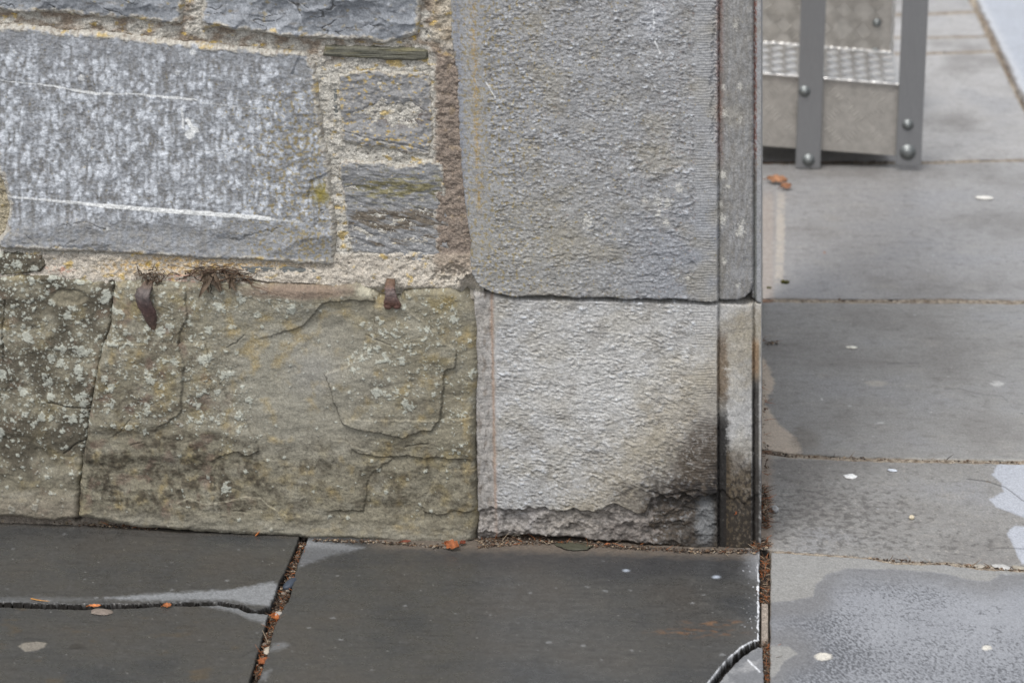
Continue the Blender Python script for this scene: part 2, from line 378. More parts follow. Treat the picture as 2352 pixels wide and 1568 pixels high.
# ---- two small bedded blocks beside the quoin
def fn_D(x, y, s):
    a, b = mottles(x, y, 2)
    bed = pn((x)/90+y/120, (y+x*.10+a*34)/24, 61)
    h = bed*1.5+fbm(x/30, y/18, 62, 5, .62)*4.2
    h = h-5.0*blob(x+b*10, y+a*10, 905, 262, 70, 26, .6)+3*blob(x, y, 880, 320, 90, 22, .7)
    dk = blob(x+b*18, y+a*12, 925, 268, 62, 22, .6)
    col = np.tile(lin(139, 139, 140), (len(x), 1)); col = mix(col, BLUED, ss(0, .6, a)*.5)
    col = mix(col, lin(84, 70, 60), dk*.85*ss(-.6, .1, b))
    col = mix(col, lin(186, 180, 170), ss(.1, .5, fbm(x/16, y/12, 63, 4))*ss(200, 235, y)*(1-ss(240, 260, y))*.8)
    col = mix(col, lin(196, 192, 182), ss(.22, .5, fbm(x/20, y/11, 164, 4)+.1*ss(290, 330, y+(x-880)*-.1))*.6); col = mix(col, YEL, ss(.22, .45, fbm(x/13, y/9, 64, 4)+.12*blob(x, y, 870, 175, 110, 26)+.14*blob(x, y, 920, 325, 80, 26)+.08*blob(x, y, 810, 250, 40, 60))*.6)
    col = mix(col, PALE, ss(.25, .6, fbm(x/8, y/8, 65, 4))*.45)
    d = dline(x+b*5, y+a*5, [(858, 246), (880, 243), (905, 250), (915, 268), (935, 254), (962, 247)]); k = 1-ss(.8, 3, d); h = h-k*2.2; col = mix(col, lin(60, 50, 44), k*.7)
    d = dline(x+b*8, y+a*8, [(790, 300), (860, 322), (930, 330), (985, 345)]); k = 1-ss(.8, 3, d); h = h-k*1.5
    return dict(h=h, col=col)
PD = [(777, 168), (844, 161), (928, 165), (984, 165), (992, 196), (994, 252), (996, 308), (986, 356), (956, 358), (900, 343), (830, 336), (783, 326), (781, 280), (776, 224)]
stone('facing_block', PD, 6, fn_D, M_blue, wall, 27, rad=9, dep=5, wb=4, label='upper of two small square blocks, with brown hollow and yellow lichen', smear=0.55)
def fn_E(x, y, s):
    a, b = mottles(x, y, 3)
    bed = pn(x/120, (y-x*.14+a*30)/17, 71)*ss(430, 470, y-x*.1+95)
    h = bed*1.2+fbm(x/34, (y-x*.14)/13, 72, 5, .62)*3.2+4*(1-ss(400, 440, y-(x-860)*.12))-2
    col = np.tile(lin(131, 132, 134), (len(x), 1))
    col = mix(col, lin(150, 150, 150), ss(-.2, .5, b)*.5)
    col = mix(col, OLIVE, ss(.0, .5, fbm(x/30, y/8, 73, 4)+.5*blob(x, y, 920, 432, 110, 22, .6)-.1)*blob(x, y, 910, 440, 150, 62, .5)*.75)
    col = mix(col, lin(100, 90, 76), ss(.1, .5, fbm(x/60+y/90, (y-x*.25)/10, 74, 3)+.5*blob(x, y, 910, 505, 110, 26))*.85*ss(470, 490, y)*(1-ss(560, 590, y)))
    col = mix(col, lin(196, 196, 194), ss(.25, .55, fbm(x/7, y/6, 75, 4)+.16*ss(500, 580, y))*.7)
    col = mix(col, YEL, ss(.4, .6, fbm(x/11, y/8, 76, 4)+.1*(1-ss(400, 440, y)))*.5)
    return dict(h=h, col=col)
PE = [(780, 375), (816, 369), (858, 377), (880, 371), (908, 384), (950, 378), (984, 367), (1018, 378), (1019, 420), (1023, 432), (1029, 496), (1037, 504), (1034, 533), (1030, 596), (1001, 599), (964, 608), (914, 600), (872, 587), (808, 584), (799, 544), (788, 474), (780, 404)]
stone('facing_block', PE, 7, fn_E, M_blue, wall, 29, rad=8, dep=4, wb=3, label='lower of two small square blocks, bedded grey and ochre', smear=0.45)
def fn_slate(x, y, s):
    n = pn(x/80, y/2.6, 81)+.5*pn(x/30, y/1.6, 82)
    col = mix(np.tile(lin(104, 103, 92), (len(x), 1)), lin(70, 70, 62), ss(-.2, .5, n)*.8); col = mix(col, lin(122, 116, 84), ss(.1, .6, pn(x/60, y/8, 83))*.6)
    return dict(h=n*.8, col=col)
stone('slate_sliver', [(749, 108), (816, 110), (914, 113), (974, 116), (980, 121), (978, 136), (948, 139), (886, 137), (816, 132), (743, 128)], 9, fn_slate, M_slate, wall, 33, rad=3, dep=1.5, wb=1.4, ws=.6, fine=1.3, label='thin olive slate packed in the joint above the small blocks')
def fn_slate2(x, y, s):
    r = fn_slate(x, y, s); r['col'] = mix(r['col'], lin(120, 124, 126), np.full(len(x), .7)); return r
stone('slate_sliver', [(549, 610), (590, 612), (648, 612), (700, 617), (746, 621), (721, 628), (648, 629), (564, 628)], 8, fn_slate2, M_slate, wall, 34, rad=3, dep=1.5, wb=1.4, ws=.6, fine=1.3, label='thin grey slate under the large blue-grey block')
stone('slate_sliver', [(765, 172), (772, 174), (774, 215), (777, 278), (768, 276), (766, 220)], 3, fn_slate2, M_slate, wall, 35, rad=2, dep=1, wb=1.4, ws=.6, fine=1.3, label='upright slate chip in the joint beside the small blocks')

# ---- lower course of olive sandstone
CRK = [(262, 650), (258, 698), (255, 740), (249, 767), (235, 806), (224, 865), (213, 921), (202, 991), (193, 1047), (182, 1111), (177, 1188)]
def olive_base(x, y, so):
    a, b = mottles(x, y, so)
    col = np.tile(lin(133, 128, 112), (len(x), 1))
    col = mix(col, lin(150, 147, 135), ss(0, .5, fbm(x/90, y/50, so+5, 4))*.6)
    col = mix(col, lin(146, 132, 92), ss(.1, .5, fbm(x/70, y/60, so+6, 4))*.55)
    col = mix(col, lin(98, 92, 80), ss(.1, .5, b)*.35)
    return a, b, col
def lichens(x, y, col, dmask, so, k=.85, big=True):
    m = np.zeros(len(x))
    for (cell, r0, r1, wgt) in ((26, 2.5, 12, .8), (13, 1.2, 5.5, .75), (6.5, .6, 2.4, .6)):
        if cell == 26 and not big: continue
        s = spots(x, y, cell, r0, r1, wgt*np.clip(dmask, 0, 1), so+int(cell))
        m = np.maximum(m, ss(-.5, 1.0, s)*(.75+.25*pn(x/5, y/5, so+2)))
    return mix(col, LICH, m*k), m
def fn_F(x, y, s):
    a, b, col = olive_base(x, y, 101)
    dark = ss(-.2, .25, fbm(x/80, y/80, 102, 4)+.12)*(1-ss(1060, 1150, y))
    col = mix(col, lin(76, 71, 61), dark*.85)
    col = mix(col, lin(116, 98, 84), ss(.2, .5, fbm(x/60, y/50, 104, 3))*.4)
    dens = (.95-.8*ss(900, 1130, y))*(1-blob(x, y, 158, 683, 44, 20, .3))
    col, m = lichens(x, y, col, dens, 110)
    col = mix(col, lin(140, 134, 116), blob(x+b*6, y+a*6, 158, 683, 42, 19, .2)*.8)
    col = mix(col, lin(136, 128, 116), ss(1110, 1170, y)*.6)
    h = fbm(x/80, y/60, 103, 4)*5+fbm(x/11, y/11, 105, 3)*.9+m*1.3-2.5*blob(x+b*6, y+a*6, 158, 683, 42, 19, .12)
    for P in ([(12, 690), (4, 760), (8, 830)], [(110, 925), (150, 934), (206, 938)], [(150, 1040), (175, 1018), (200, 1012)]):
        d = dline(x+b*6, y+a*6, P); q = 1-ss(.6, 3, d); h = h-q*2.4; col = mix(col, lin(60, 55, 46), q*.5)
    return dict(h=h, col=col)
stone('base_block', [(-520, 620), (0, 638), (98, 633), (168, 641), (262, 649)]+[(px-1.6, py) for px, py in CRK[1:]]+[(126, 1196), (56, 1190), (0, 1186), (-520, 1170)], 14, fn_F, M_sand, wall, 36, rad=8, dep=4, wb=2.0, ws=1.0, label='dark lichen-speckled base block left of the crack')
stone('base_block', [(-300, 575), (-10, 584), (95, 589), (100, 612), (92, 625), (28, 634), (-300, 628)], 12, fn_F, M_sand, wall, 37, rad=7, dep=4, label='small lichened stone wedged above the base course at the left')

RAISE = [  # (outline, mm raised, softness)
 ([(150, 640), (424, 660), (428, 740), (414, 753), (410, 789), (423, 837), (416, 921), (420, 938), (392, 963), (364, 977), (300, 1060), (150, 1060)], 2.4),
 ([(150, 780), (470, 789), (479, 831), (507, 887), (532, 927), (560, 966), (591, 1019), (595, 1033), (571, 1044), (546, 1036), (524, 1039), (487, 1058), (400, 1150), (150, 1150)], 2.4),
 ([(861, 700), (930, 705), (1000, 760), (1046, 803), (1046, 837), (1023, 851), (1018, 879), (1015, 921), (1009, 960), (992, 983), (962, 987), (925, 1002), (894, 994), (866, 987), (824, 983), (790, 972), (782, 963), (771, 932), (760, 887), (746, 858), (800, 840), (850, 800), (861, 762)], 3.6),
 ([(780, 960), (1100, 960), (1100, 1058), (1037, 1051), (978, 1049), (914, 1047), (864, 1046), (827, 1039), (808, 1025), (790, 1000)], 2.4),
 ([(560, 1000), (790, 1010), (900, 1052), (880, 1064), (852, 1086), (844, 1111), (835, 1170), (600, 1180)], 1.6),
 ([(150, 1178), (409, 1152), (437, 1144), (476, 1157), (518, 1150), (563, 1140), (599, 1143), (622, 1165), (658, 1184), (760, 1188), (820, 1300), (150, 1300)], 1.6),
 ([(972, 1160), (975, 1172), (1000, 1180), (1020, 1177), (1040, 1172), (1110, 1172), (1110, 1080), (1010, 1080)], 1.5),
 ([(430, 640), (840, 640), (860, 690), (800, 690), (757, 692), (735, 700), (721, 723), (690, 752), (560, 790), (470, 770)], 2.0),
]
def fn_G(x, y, s):
    a, b, col = olive_base(x, y, 121)
    h = fbm(x/120, y/80, 122, 3)*4+fbm(x/14, y/8, 123, 4)*(.9-.5*blob(x, y, 700, 880, 180, 190, .5))+pn(x/3.5, y/3.2, 124)*.25
    wx, wy = warp(x, y, 125, 3.5, 22, 1.6, 6); st_any = 0
    fades = [(1-ss(965, 1000, y)), 1-ss(1040, 1072, y), 1.0, ss(780, 830, x), ss(720, 800, x), ss(380, 430, x)*(1-ss(640, 740, x)), 1.0, ss(560, 680, x)]
    for (P, up), fd in zip(RAISE, fades):
        q = sdpoly(wx, wy, P); h = h+(ss(-1.2, 1.2, q)*up*1.55+ss(0, 46, q)*up*.5)*fd
        st_any = np.maximum(st_any, (1-ss(.4, 2.4, np.abs(q+1.6)))*fd)
    # hollow of the fresh face
    h = h-3.5*blob(x+b*14, y+a*14, 740, 775, 130, 60, .8)-2.5*blob(x+b*10, y+a*20, 560, 880, 60, 130, .8)+fbm(x/45, y/30, 151, 4)*2.2
    left = 1-ss(430, 600, x+a*40+(y-900)*-.25)
    mid = blob(x, y, 700, 880, 200, 190, .4)
    col = mix(col, lin(146, 143, 132), mid*.75)
    col = mix(col, lin(150, 150, 150), blob(x+b*20, y+a*20, 715, 850, 55, 55, .8)*.35)
    col = mix(col, lin(160, 138, 84), ss(.0, .5, fbm(x/50, y/50, 126, 4)+.35*blob(x, y, 620, 790, 90, 50, .8)-.1)*.5)
    darkm = np.clip(ss(-.05, .35, fbm(x/55, y/45, 127, 4)+.12)*(left*ss(690, 760, y)*.75+ss(980, 1060, y)*.7+blob(x, y, 930, 900, 110, 90, .5)*.5), 0, 1)*(1-ss(1150, 1200, y)*.6)
    col = mix(col, lin(78, 71, 60), darkm*ss(-.6, .3, b)*.95)
    col = mix(col, lin(118, 98, 88), ss(.15, .45, fbm(x/45, y/45, 128, 3))*left*.5)
    col = mix(col, lin(70, 68, 58), ss(.2, .5, fbm(x/7, y/6, 129, 4, .65)+.15*darkm+.1)*ss(960, 1050, y)*(1-ss(1180, 1220, y))*.6)
    dens = np.clip(left*.95*(1-ss(930, 1010, y))+.95*blob(x, y, 940, 790, 100, 60, .5)+.8*blob(x, y, 860, 830, 70, 25, .5)+.85*blob(x, y, 620, 700, 120, 26, .7)
                   +.8*blob(x, y, 530, 950, 60, 75, .6)+.6*blob(x, y, 890, 870, 90, 80, .6)+.55*blob(x, y, 1040, 900, 45, 150, .5)+.75*blob(x, y, 1000, 700, 80, 40, .6)+.05, 0, .95)
    dens = dens*ss(-.22, .22, fbm(x/36, y/36, 130, 4)+.08)*1.15
    col, m = lichens(x, y, col, dens, 140, .85)
    col = mix(col, lin(176, 178, 168), ss(.1, .5, fbm(x/4, y/4, 131, 2)+.1)*blob(x, y, 560, 800, 160, 190, .5)*.25)
    col = mix(col, lin(128, 108, 96), blob(x+b*30, y+a*8, 690, 668, 130, 16, .5)*.7)
    col = mix(col, lin(180, 176, 158), blob(x+b*10, y+a*10, 845, 668, 26, 14, .3)*.8)
    col = mix(col, lin(150, 147, 136), ss(1165, 1215, y-(x-400)*.05)*.55)
    h = h+m*1.3
    wl = dline(x+b*5, y+a*5, RAISE[5][0][1:9]); col = mix(col, lin(196, 192, 172), (1-ss(.4, 1.6, wl))*.28)  # lit edge of the low ledge, painted as a pale line
    col = mix(col, lin(66, 60, 49), st_any*.30)  # crevice shade under the flake edges, put into the colour
    for P in ([(560, 770), (540, 790), (520, 800)], [(930, 1025), (950, 1020), (985, 1016)], [(300, 1020), (330, 1010)], [(260, 1000), (280, 985), (300, 960)], [(537, 1170), (565, 1174)], [(840, 770), (900, 790)]):
        d = dline(x+b*5, y+a*5, P); q = 1-ss(.5, 2.4, d); h = h-q*1.4; col = mix(col, lin(60, 54, 44), q*.4)
    return dict(h=h, col=col)
PG = [(265, 648), (370, 646), (476, 649), (588, 653), (676, 657), (760, 659), (822, 656), (858, 670), (868, 684), (882, 690), (920, 690), (930, 673), (956, 667), (1034, 667), (1062, 681), (1086, 712), (1093, 742), (1093, 795), (1095, 865), (1088, 949), (1085, 1033), (1090, 1089), (1090, 1145), (1095, 1199), (1086, 1245), (1040, 1257), (956, 1249), (816, 1240), (721, 1240), (684, 1234), (564, 1227), (476, 1222), (364, 1214), (322, 1214), (280, 1206), (182, 1187)]+[(px+1.4, py) for px, py in CRK[::-1][1:-1]]
stone('base_block', PG, 16, fn_G, M_sand, wall, 38, rad=12, dep=6, wb=2.2, ws=1.0, label='long olive base block with flaked layers and pale lichen')

# ---- mortar filling behind every stone
MX = steps_arr(-520, 1112, FX0, FX1, 1.7, 9); MY = steps_arr(-260, 1262, FY0, FY1, 1.7, 9)
def fn_mortar(x, y):
    a, b = mottles(x, y, 5)
    pit = np.clip(spots(x, y, 10, .6, 3.0, .55, 203), 0, 3)
    h = fbm(x/26, y/20, 201, 4)*4.6+fbm(x/6, y/6, 202, 4, .6)*1.7-pit*.8
    h = h+3.4
    col = np.tile(MORT, (len(x), 1))
    col = mix(col, MORTD, ss(-.2, .4, b)*.5); col = mix(col, lin(92, 86, 80), ss(.2, 1.2, pit)*.6); col = mix(col, lin(86, 84, 82), ss(.4, .6, fbm(x/3.2, y/3.2, 216, 2))*.5); col = mix(col, lin(212, 208, 200), ss(.1, .5, fbm(x/12, y/12, 204, 4))*.5)
    topj = 1-ss(118, 150, y-(x-600)*.03)
    col = mix(col, lin(128, 112, 96), topj*ss(-.15, .3, fbm(x/44, y/26, 205, 5)+.1*(1-ss(100, 300, x)))*.8)
    h = h-topj*2.2*ss(-.2, .3, fbm(x/40, y/28, 206, 4))
    # brown newer mortar beside the quoin
    brown = ss(1000, 1016, x+b*8-(y-300)*.06)*ss(70, 150, y+a*40)
    brown = np.maximum(brown, ss(992, 1010, x+b*10)*ss(110, 140, y))
    col = mix(col, BRN, brown*.8*(1-ss(600, 640, y))); h = h+brown*3.0*(1-ss(600, 622, y+a*8))
    col = mix(col, lin(172, 160, 140), ss(985, 1000, x)*(1-ss(60, 130, y+a*20))*.6)
    h = h+3*ss(985, 1000, x)*(1-ss(60, 130, y))
    # golden lichen and red mortar in the joint above the base course
    jt = ss(575, 585, y)*(1-ss(650, 670, y))
    gold = jt*(blob(x, y, 420, 604, 120, 22, .5)*.9+blob(x, y, 270, 612, 50, 18, .6)*.6+blob(x, y, 600, 606, 90, 8, .6)*.8)
    col = mix(col, lin(190, 150, 60), gold*ss(-.3, .35, fbm(x/9, y/7, 207, 4)))
    col = mix(col, lin(178, 92, 62), jt*ss(-.1, .3, fbm(x/14, y/5, 208, 3))*(blob(x, y, 140, 614, 32, 9, .5)+blob(x, y, 430, 636, 60, 12, .5))*.8)
    col = mix(col, lin(188, 175, 158), jt*.4)
    col = mix(col, YEL, (1-.85*brown)*ss(.24, .46, fbm(x/30, y/22, 209, 4)+.18*blob(x, y, 860, 150, 130, 16, .6)+.2*blob(x, y, 790, 480, 20, 80, .6)+.15*blob(x, y, 955, 95, 20, 16)+.1*blob(x, y, 915, 375, 50, 14))*.6)
    h = h+jt*3+4*jt*ss(600, 640, y)
    h = h-6*blob(x, y, 1045, 630, 50, 16, .6)*ss(-.3, .2, b)
    h = h-14*blob(x, y, 1080, 655, 16, 22, .5)
    dk = dline(x+b*8, y+a*6, [(560, 640), (620, 645), (760, 652)]); q = jt*(1-ss(1, 4, dk)); h = h-q*4; col = mix(col, lin(70, 50, 40), q*.6)
    low = ss(655, 700, y); col = mix(col, lin(110, 100, 90), low*.8); h = h-low*6
    lc = dline(x, y, CRK); col = mix(col, lin(30, 27, 24), 1-ss(6, 10, lc)); h = h-12*(1-ss(7, 12, lc))
    # the same lichened mortar right at the left frame edge
    col = mix(col, lin(150, 136, 100), (1-ss(30, 40, x))*ss(150, 250, y)*(1-ss(560, 570, y))*.6)
    return dict(h=h, col=col)
def place_m(x, y, h):
    c = on_wall(x, y, 0.0); c[:, 1] -= h/1000; c[:, 2] = np.maximum(c[:, 2], -0.03); return c
sheet('mortar', MX, MY, fn_mortar, place_m, lambda x, y: np.ones(x.shape, bool), M_mortar, wall)

# ---- quoins: a swept profile with a quirked band on the arris and a long return
X_END = 1748.0
def q_profile(x, y, lo):
    """mm towards the viewer along the width of a quoin"""
    off = -5.0 if lo else 0.0
    x0_ = x; x = x+np.where((x > 1610) & (x < 1745), pn(y/34, x*0, 77)*1.3+pn(y/9, x*0+3, 78)*.9+pn(y/4, x/12, 79)*.5, 0)
    L = 1134.0 if lo else 1047.0+ (y/600)*26
    face = 18.0 + off
    h = np.full(x.shape, face)
    if lo: h = np.where(x < L+6, face-4.5*(1-ss(L-8, L+6, x)), h)
    else: h = h-9*(1-ss(L-4, L+44, x))
    h = h-5.0*(np.exp(-((x-1649.5)/1.8)**2))
    band = 12.0+off*.6-2.5*((x-1690)/36)**2
    h = np.where(x > 1649.5, band-(3.0)*np.exp(-((x-1649.5)/3.0)**2), h)
    h = np.where(x > 1727, band-(x-1727)*1.2, h)
    st = ss(1731, 1735, x); h = h*(1-st)+(3.5)*st-3.0*np.exp(-((x-1732.5)/1.8)**2)
    return h
QX = np.concatenate([steps_arr(1000, X_END, FX0, FX1, 1.5, 9), X_END+np.arange(1, 60)*2.0])
def quoin(name, poly, fn, seed, lo, label, wb=1.6, ws=.9):
    P = np.array(poly, dtype=float)
    ys = steps_arr(P[:, 1].min()-16, P[:, 1].max()+16, FY0, FY1, 1.5, 9)
    xs = QX[QX > P[:, 0].min()-16]
    # straight vertical parts must stay put: the warp fades towards the moulding
    def sdf(x, y):
        a, b = warp(x, y, seed, wb, 26, ws, 7); return sdpoly(np.where(x > 1600, x, a), b, P)
    def f(x, y):
        s = sdf(x, y); r = fn(np.where(x > X_END, X_END+(x-X_END)*7.5, x), y, s)
        r['h'] = r['h']*(1-ss(X_END-6, X_END, x))+q_profile(x, y, lo)+edge(s, 4.5, 2.5, 3.2); return r
    def place(x, y, h):
        xc = np.minimum(x, X_END); c = on_wall(xc, y, -0.012); over = np.maximum(x-X_END, 0)
        c[:, 1] = -h/1000
        c[:, 1] += over*.010
        wob = pn(over/3, y/30, seed+5)*.002*(over > 1)
        c[:, 0] += wob*.6; c[:, 2] = np.maximum(c[:, 2], -.03); return c
    o = sheet(name, xs, ys, f, place, lambda x, y: sdf(x, y) > -13, M_quoin, wall)
    o['label'] = label; return o
def dots(x, y, cx_, cy_, seed, ex=2.2, ey=2.2, k=1.2):
    gx = x/cx_; gy = y/cy_; xi = np.floor(gx); yi = np.floor(gy); o = np.zeros(x.shape)
    for ddx in (-1, 0, 1):
        for ddy in (-1, 0, 1):
            a1 = xi+ddx; a2 = yi+ddy; px_ = a1+hsh(a1, a2, seed); py_ = a2+hsh(a1, a2, seed+1)
            o = np.maximum(o, hsh(a1, a2, seed+2)**k*np.exp(-(((gx-px_)*ex)**2+((gy-py_)*ey)**2)))
    return o
def punched(x, y, so, slope=0.0, wave=0.0):
    """short lapping chisel strokes: little domes broken by ragged pits"""
    wx = x+pn(x/34, y/26, so)*3; wy = y+fbm(x/30, y/22, so+1, 2)*3+slope*x
    d1 = dots(wx, wy, 12, 8, so+2, 2.0, 2.0, .8); d2 = dots(wx, wy, 20, 12, so+7, 2.0, 2.0, .8)
    n = fbm(wx/9.5, wy/5.6, so+3, 3, .75)*1.25+.45*pn(wx/26, wy/12, so+4)
    r = (1-np.abs(pn(wx/19, wy/7.4, so+5))*2.2)*wave
    amp = .75+.5*pn(x/45, y/38, so+6)
    return (1.0*d1+.7*d2-.75+n+r)*amp
def fn_Q(lo):
    so = 500 if lo else 400
    def fn(x, y, s):
        a, b = mottles(x, y, so+50)
        L = 1136.0 if lo else 1098+(y/600)*26-(90*ss(560, 640, y))
        face = ss(L, L+18, x+b*9)*(1-ss(1592, 1604, x+b*3)) if not lo else ss(L, L+10, x)*(1-ss(1594, 1604, x+b*3))
        marg = ss(1594, 1604, x+b*3)*(1-ss(1643, 1646, x))
        n = punched(x, y, so, .0 if not lo else -.10, .12 if not lo else .4)
        h = face*n*(1.6 if not lo else 1.5)+fbm(x/90, y/70, so+6, 3)*2.2
        tool = np.sin((y+pn(x/30, y/12, so+7)*3.0)*2*np.pi/6.2)
        h = h+marg*(tool*.35*ss(-.5, .2, a+.1)+pn(x/9, y/9, so+8)*.5)
        lm = (1-ss(L-4, L+8, x))*(x > 1040)
        toolv = np.sin((y+pn(x/20, y/20, so+9)*4)*2*np.pi/7.5); h = h+lm*(toolv*.10+fbm(x/10, y/12, so+8, 4)*1.0)
        h = h+(x > 1652)*(fbm(x/10, y/22, so+10, 4, .6)*1.3+pn(x/4, y/4, so+11)*.25)*(x < 1730)
        base = lin(152, 153, 155) if not lo else lin(170, 170, 170)
        col = np.tile(base, (len(x), 1))
        col = mix(col, lin(126, 124, 120), ss(0, .5, a)*.45); 
        hi = n+.9*fbm(x/5, y/4, so+31, 3)+.05+.9*dots(x, y, 9, 7, so+40, 2.4, 2.6, 3.0); col = mix(col, PALE, face*ss(.35, 1.15, hi)*.85); col = mix(col, lin(98, 94, 90), face*ss(.1, .8, -hi+.10)*.6)  # patina, plus highlights on domes and shade in hollows put into the colour
        if not lo: col = mix(col, lin(128, 134, 146), blob(x+a*60, y+a*40, 1540, 590, 160, 110, .9)*.4); col = mix(col, lin(152, 148, 136), blob(x+a*60, y+b*30, 1230, 560, 190, 130, .9)*.35)
        col = mix(col, lin(150, 142, 122), ss(.0, .45, fbm(x/120, y/100, so+12, 4)+(.12 if lo else .08)*ss(450, 600, y))*.35)
        if not lo:
            lf = 1-ss(1100, 1330, x+a*60)
            col = mix(col, OCHRE, ss(.30, .5, fbm(x/8, y/9, so+13, 3)+.22*lf-.1*ss(1400, 1500, x))*.6)
            lx = 1086+(y/600)*20; col = mix(col, lin(168, 138, 72), np.exp(-((x-lx+b*4)/7)**2)*(1-ss(440, 520, y))*ss(-.15, .3, fbm(x/6, y/9, so+14, 4)+.25*pn(x/30, y/60, so+32))*.6)
            col = mix(col, lin(120, 128, 146), np.exp(-((x-(lx-38))/9)**2)*.4)
            col = mix(col, lin(132, 104, 92), ss(.3, .55, fbm(x/10, y/8, so+15, 3)+.1*ss(1400, 1550, x)-.05)*.35*(x < 1600))
            rust = np.exp(-((x-1654+b*4)/7.5)**2)*(1-ss(300, 420, y+a*60))*(.5+.5*ss(-.3, .3, fbm(x/5, y/14, so+34, 4))); col = mix(col, lin(124, 78, 62), rust*.8)
            r2 = ss(1729, 1732, x)*(1-ss(1737, 1740, x))*(1-ss(330, 480, y+a*50)); col = mix(col, lin(120, 74, 60), r2*ss(-.35, .2, fbm(x/4, y/9, so+35, 4))*.8)
            col = mix(col, lin(70, 72, 58), ss(1729, 1732, x)*(1-ss(1737, 1740, x))*ss(330, 420, y)*.5)
            bd = (x > 1651)*(x < 1731); col = mix(col, lin(118, 115, 110), bd*(.35+.35*ss(-.2, .3, fbm(x/9, y/40, so+36, 4)))); col = mix(col, lin(84, 80, 76), bd*ss(.25, .5, fbm(x/6, y/30, so+38, 4))*.5); col = mix(col, lin(182, 180, 172), bd*ss(.28, .5, fbm(x/8, y/12, so+39, 5, .65))*.6)
            # chipped arris beside the band
            ch = sdpoly(x, y, [(1646, 0), (1646, 330), (1640, 320), (1632, 300), (1637, 270), (1630, 250), (1636, 210), (1628, 190), (1638, 150), (1632, 110), (1640, 60), (1638, 20)])
            h = h-ss(-3, 5, ch+pn(x/5, y/6, so+16)*5)*3.2
            for (cx, cy, r) in ((1690, 57, 8), (1700, 198, 7), (1662, 203, 5), (1664, 262, 8), (1700, 274, 5), (1660, 403, 9), (1672, 430, 6), (1510, 459, 10), (1533, 465, 12), (1531, 508, 8), (1480, 458, 6), (1512, 486, 7), (1662, 600, 6), (1658, 505, 12), (1700, 530, 12), (1705, 512, 8), (1655, 470, 7), (1695, 655, 5), (1580, 636, 5), (1350, 505, 12), (1560, 430, 10)):
                q = np.hypot((x-cx), (y-cy)*.8)+pn(x/3.2, y/3.2, so+17)*r*.9+pn(x/8, y/8, so+18)*r*.6; col = mix(col, lin(214, 212, 204), (1-ss(r*.3, r*1.1, q+3*fbm(x/3, y/3, so+33, 2)))*.55)
            for P in ([(1118, 186), (1128, 204), (1137, 222)], [(1505, 90), (1516, 120)], [(1500, 10), (1503, 60)]):
                d = dline(x+b*4, y, P); col = mix(col, WHITE, (1-ss(.8, 2.4, d))*.7)
            wsp = ss(.42, .55, np.abs(fbm(x/26, y/26, so+19, 4)))*0
            col = mix(col, lin(182, 186, 194), blob(x, y, 1500, 40, 30, 46, .8)*.35)
        else:
            # scoured pale centre, soot climbing the arris, buff halo
            col = mix(col, lin(200, 199, 195), blob(x+a*40, y+b*20, 1400, 880, 240, 200, .8)*.4)
            col = mix(col, lin(136, 132, 126), ss(.05, .4, fbm(x/70, y/50, so+37, 4))*.45)
            soot = ss(0, 170, (x-1560)*.62+(y-1010)*.78+a*45+b*26)*face
            # boundary runs from (1640,830) down to (1350,1140)
            dd = (y-1130)+(x-1400)*1.12+a*70+b*60
            soot = ss(-30, 170, dd)
            buff = ss(-180, 10, dd)*(1-soot)
            col = mix(col, lin(150, 138, 112), buff*.5*(x > 1135)); 
            k = np.clip(soot*(.62+.38*ss(-.7, .5, -hi+.5)), 0, 1)
            col = mix(col, lin(72, 61, 49), k*.92*(x < 1650)); col = mix(col, lin(36, 33, 31), ss(110, 270, dd)*ss(-.4, .4, b-.35*n)*.75*(x < 1650)*(y < 1178))
            col = mix(col, lin(40, 38, 38), (ss(190, 300, dd)*ss(1590-(y-1090)*1.2, 1646, x)*ss(1040, 1110, y)+.7*blob(x+a*30, y+b*20, 1550, 1130, 120, 28, .8)*(x < 1650))*ss(-.6, .1, b)*.8)
            bs = ss(760, 990, y+a*40)
            inner = ss(1645, 1649, x)*(1-ss(1664, 1680, x+b*12+pn(x/3, y/5, 91)*4-6*ss(1000, 1100, y)))
            col = mix(col, lin(100, 82, 62), inner*ss(740, 800, y)*(1-ss(900, 960, y))*.75*(x > 1646))
            col = mix(col, lin(34, 32, 31), inner*ss(880, 980, y+a*30)*.97*ss(-.9, -.4, b)*(x > 1646))
            col = mix(col, lin(92, 80, 62), (x > 1668)*(x < 1726)*ss(1000, 1090, y+a*40+b*20)*.75)
            col = mix(col, lin(40, 36, 33), (x > 1662)*(x < 1732)*ss(-.1, .3, fbm(x/9, y/12, so+20, 5, .65)+.25*ss(1090, 1200, y))*ss(1000, 1110, y)*.85)
            gap = ss(1725, 1729, x)*(1-ss(1741, 1746, x)); col = mix(col, lin(44, 40, 36), gap*ss(830, 900, y+a*30)*.9); col = mix(col, lin(128, 98, 62), gap*ss(770, 800, y)*(1-ss(850, 890, y))*.7)
            # left margin: buff weathered strip and brown line
            lm2 = (1-ss(1128, 1140, x+b*4)); col = mix(col, lin(158, 154, 150), lm2*.7); col = mix(col, lin(118, 108, 98), lm2*ss(0, .4, fbm(x/14, y/30, so+21, 4))*.6); h = h+lm2*fbm(x/22, y/40, so+22, 4)*4.0
            col = mix(col, lin(160, 130, 108), np.exp(-((x-1133-(y-900)*.02+b*3)/4)**2)*.6)
            # broken foot
            foot = ss(-2, 5, (y-(1168-(x-1120)*.0+18*pn(x/60, x*0, so+23)+8*pn(x/17, y*0, so+24))+ss(1480, 1500, x)*(28+8*pn(x/22, y*0, so+25))-ss(1470, 1380, x)*0))
            rock = cells((x+a*20)/46, (y+b*14)/26, so+26)
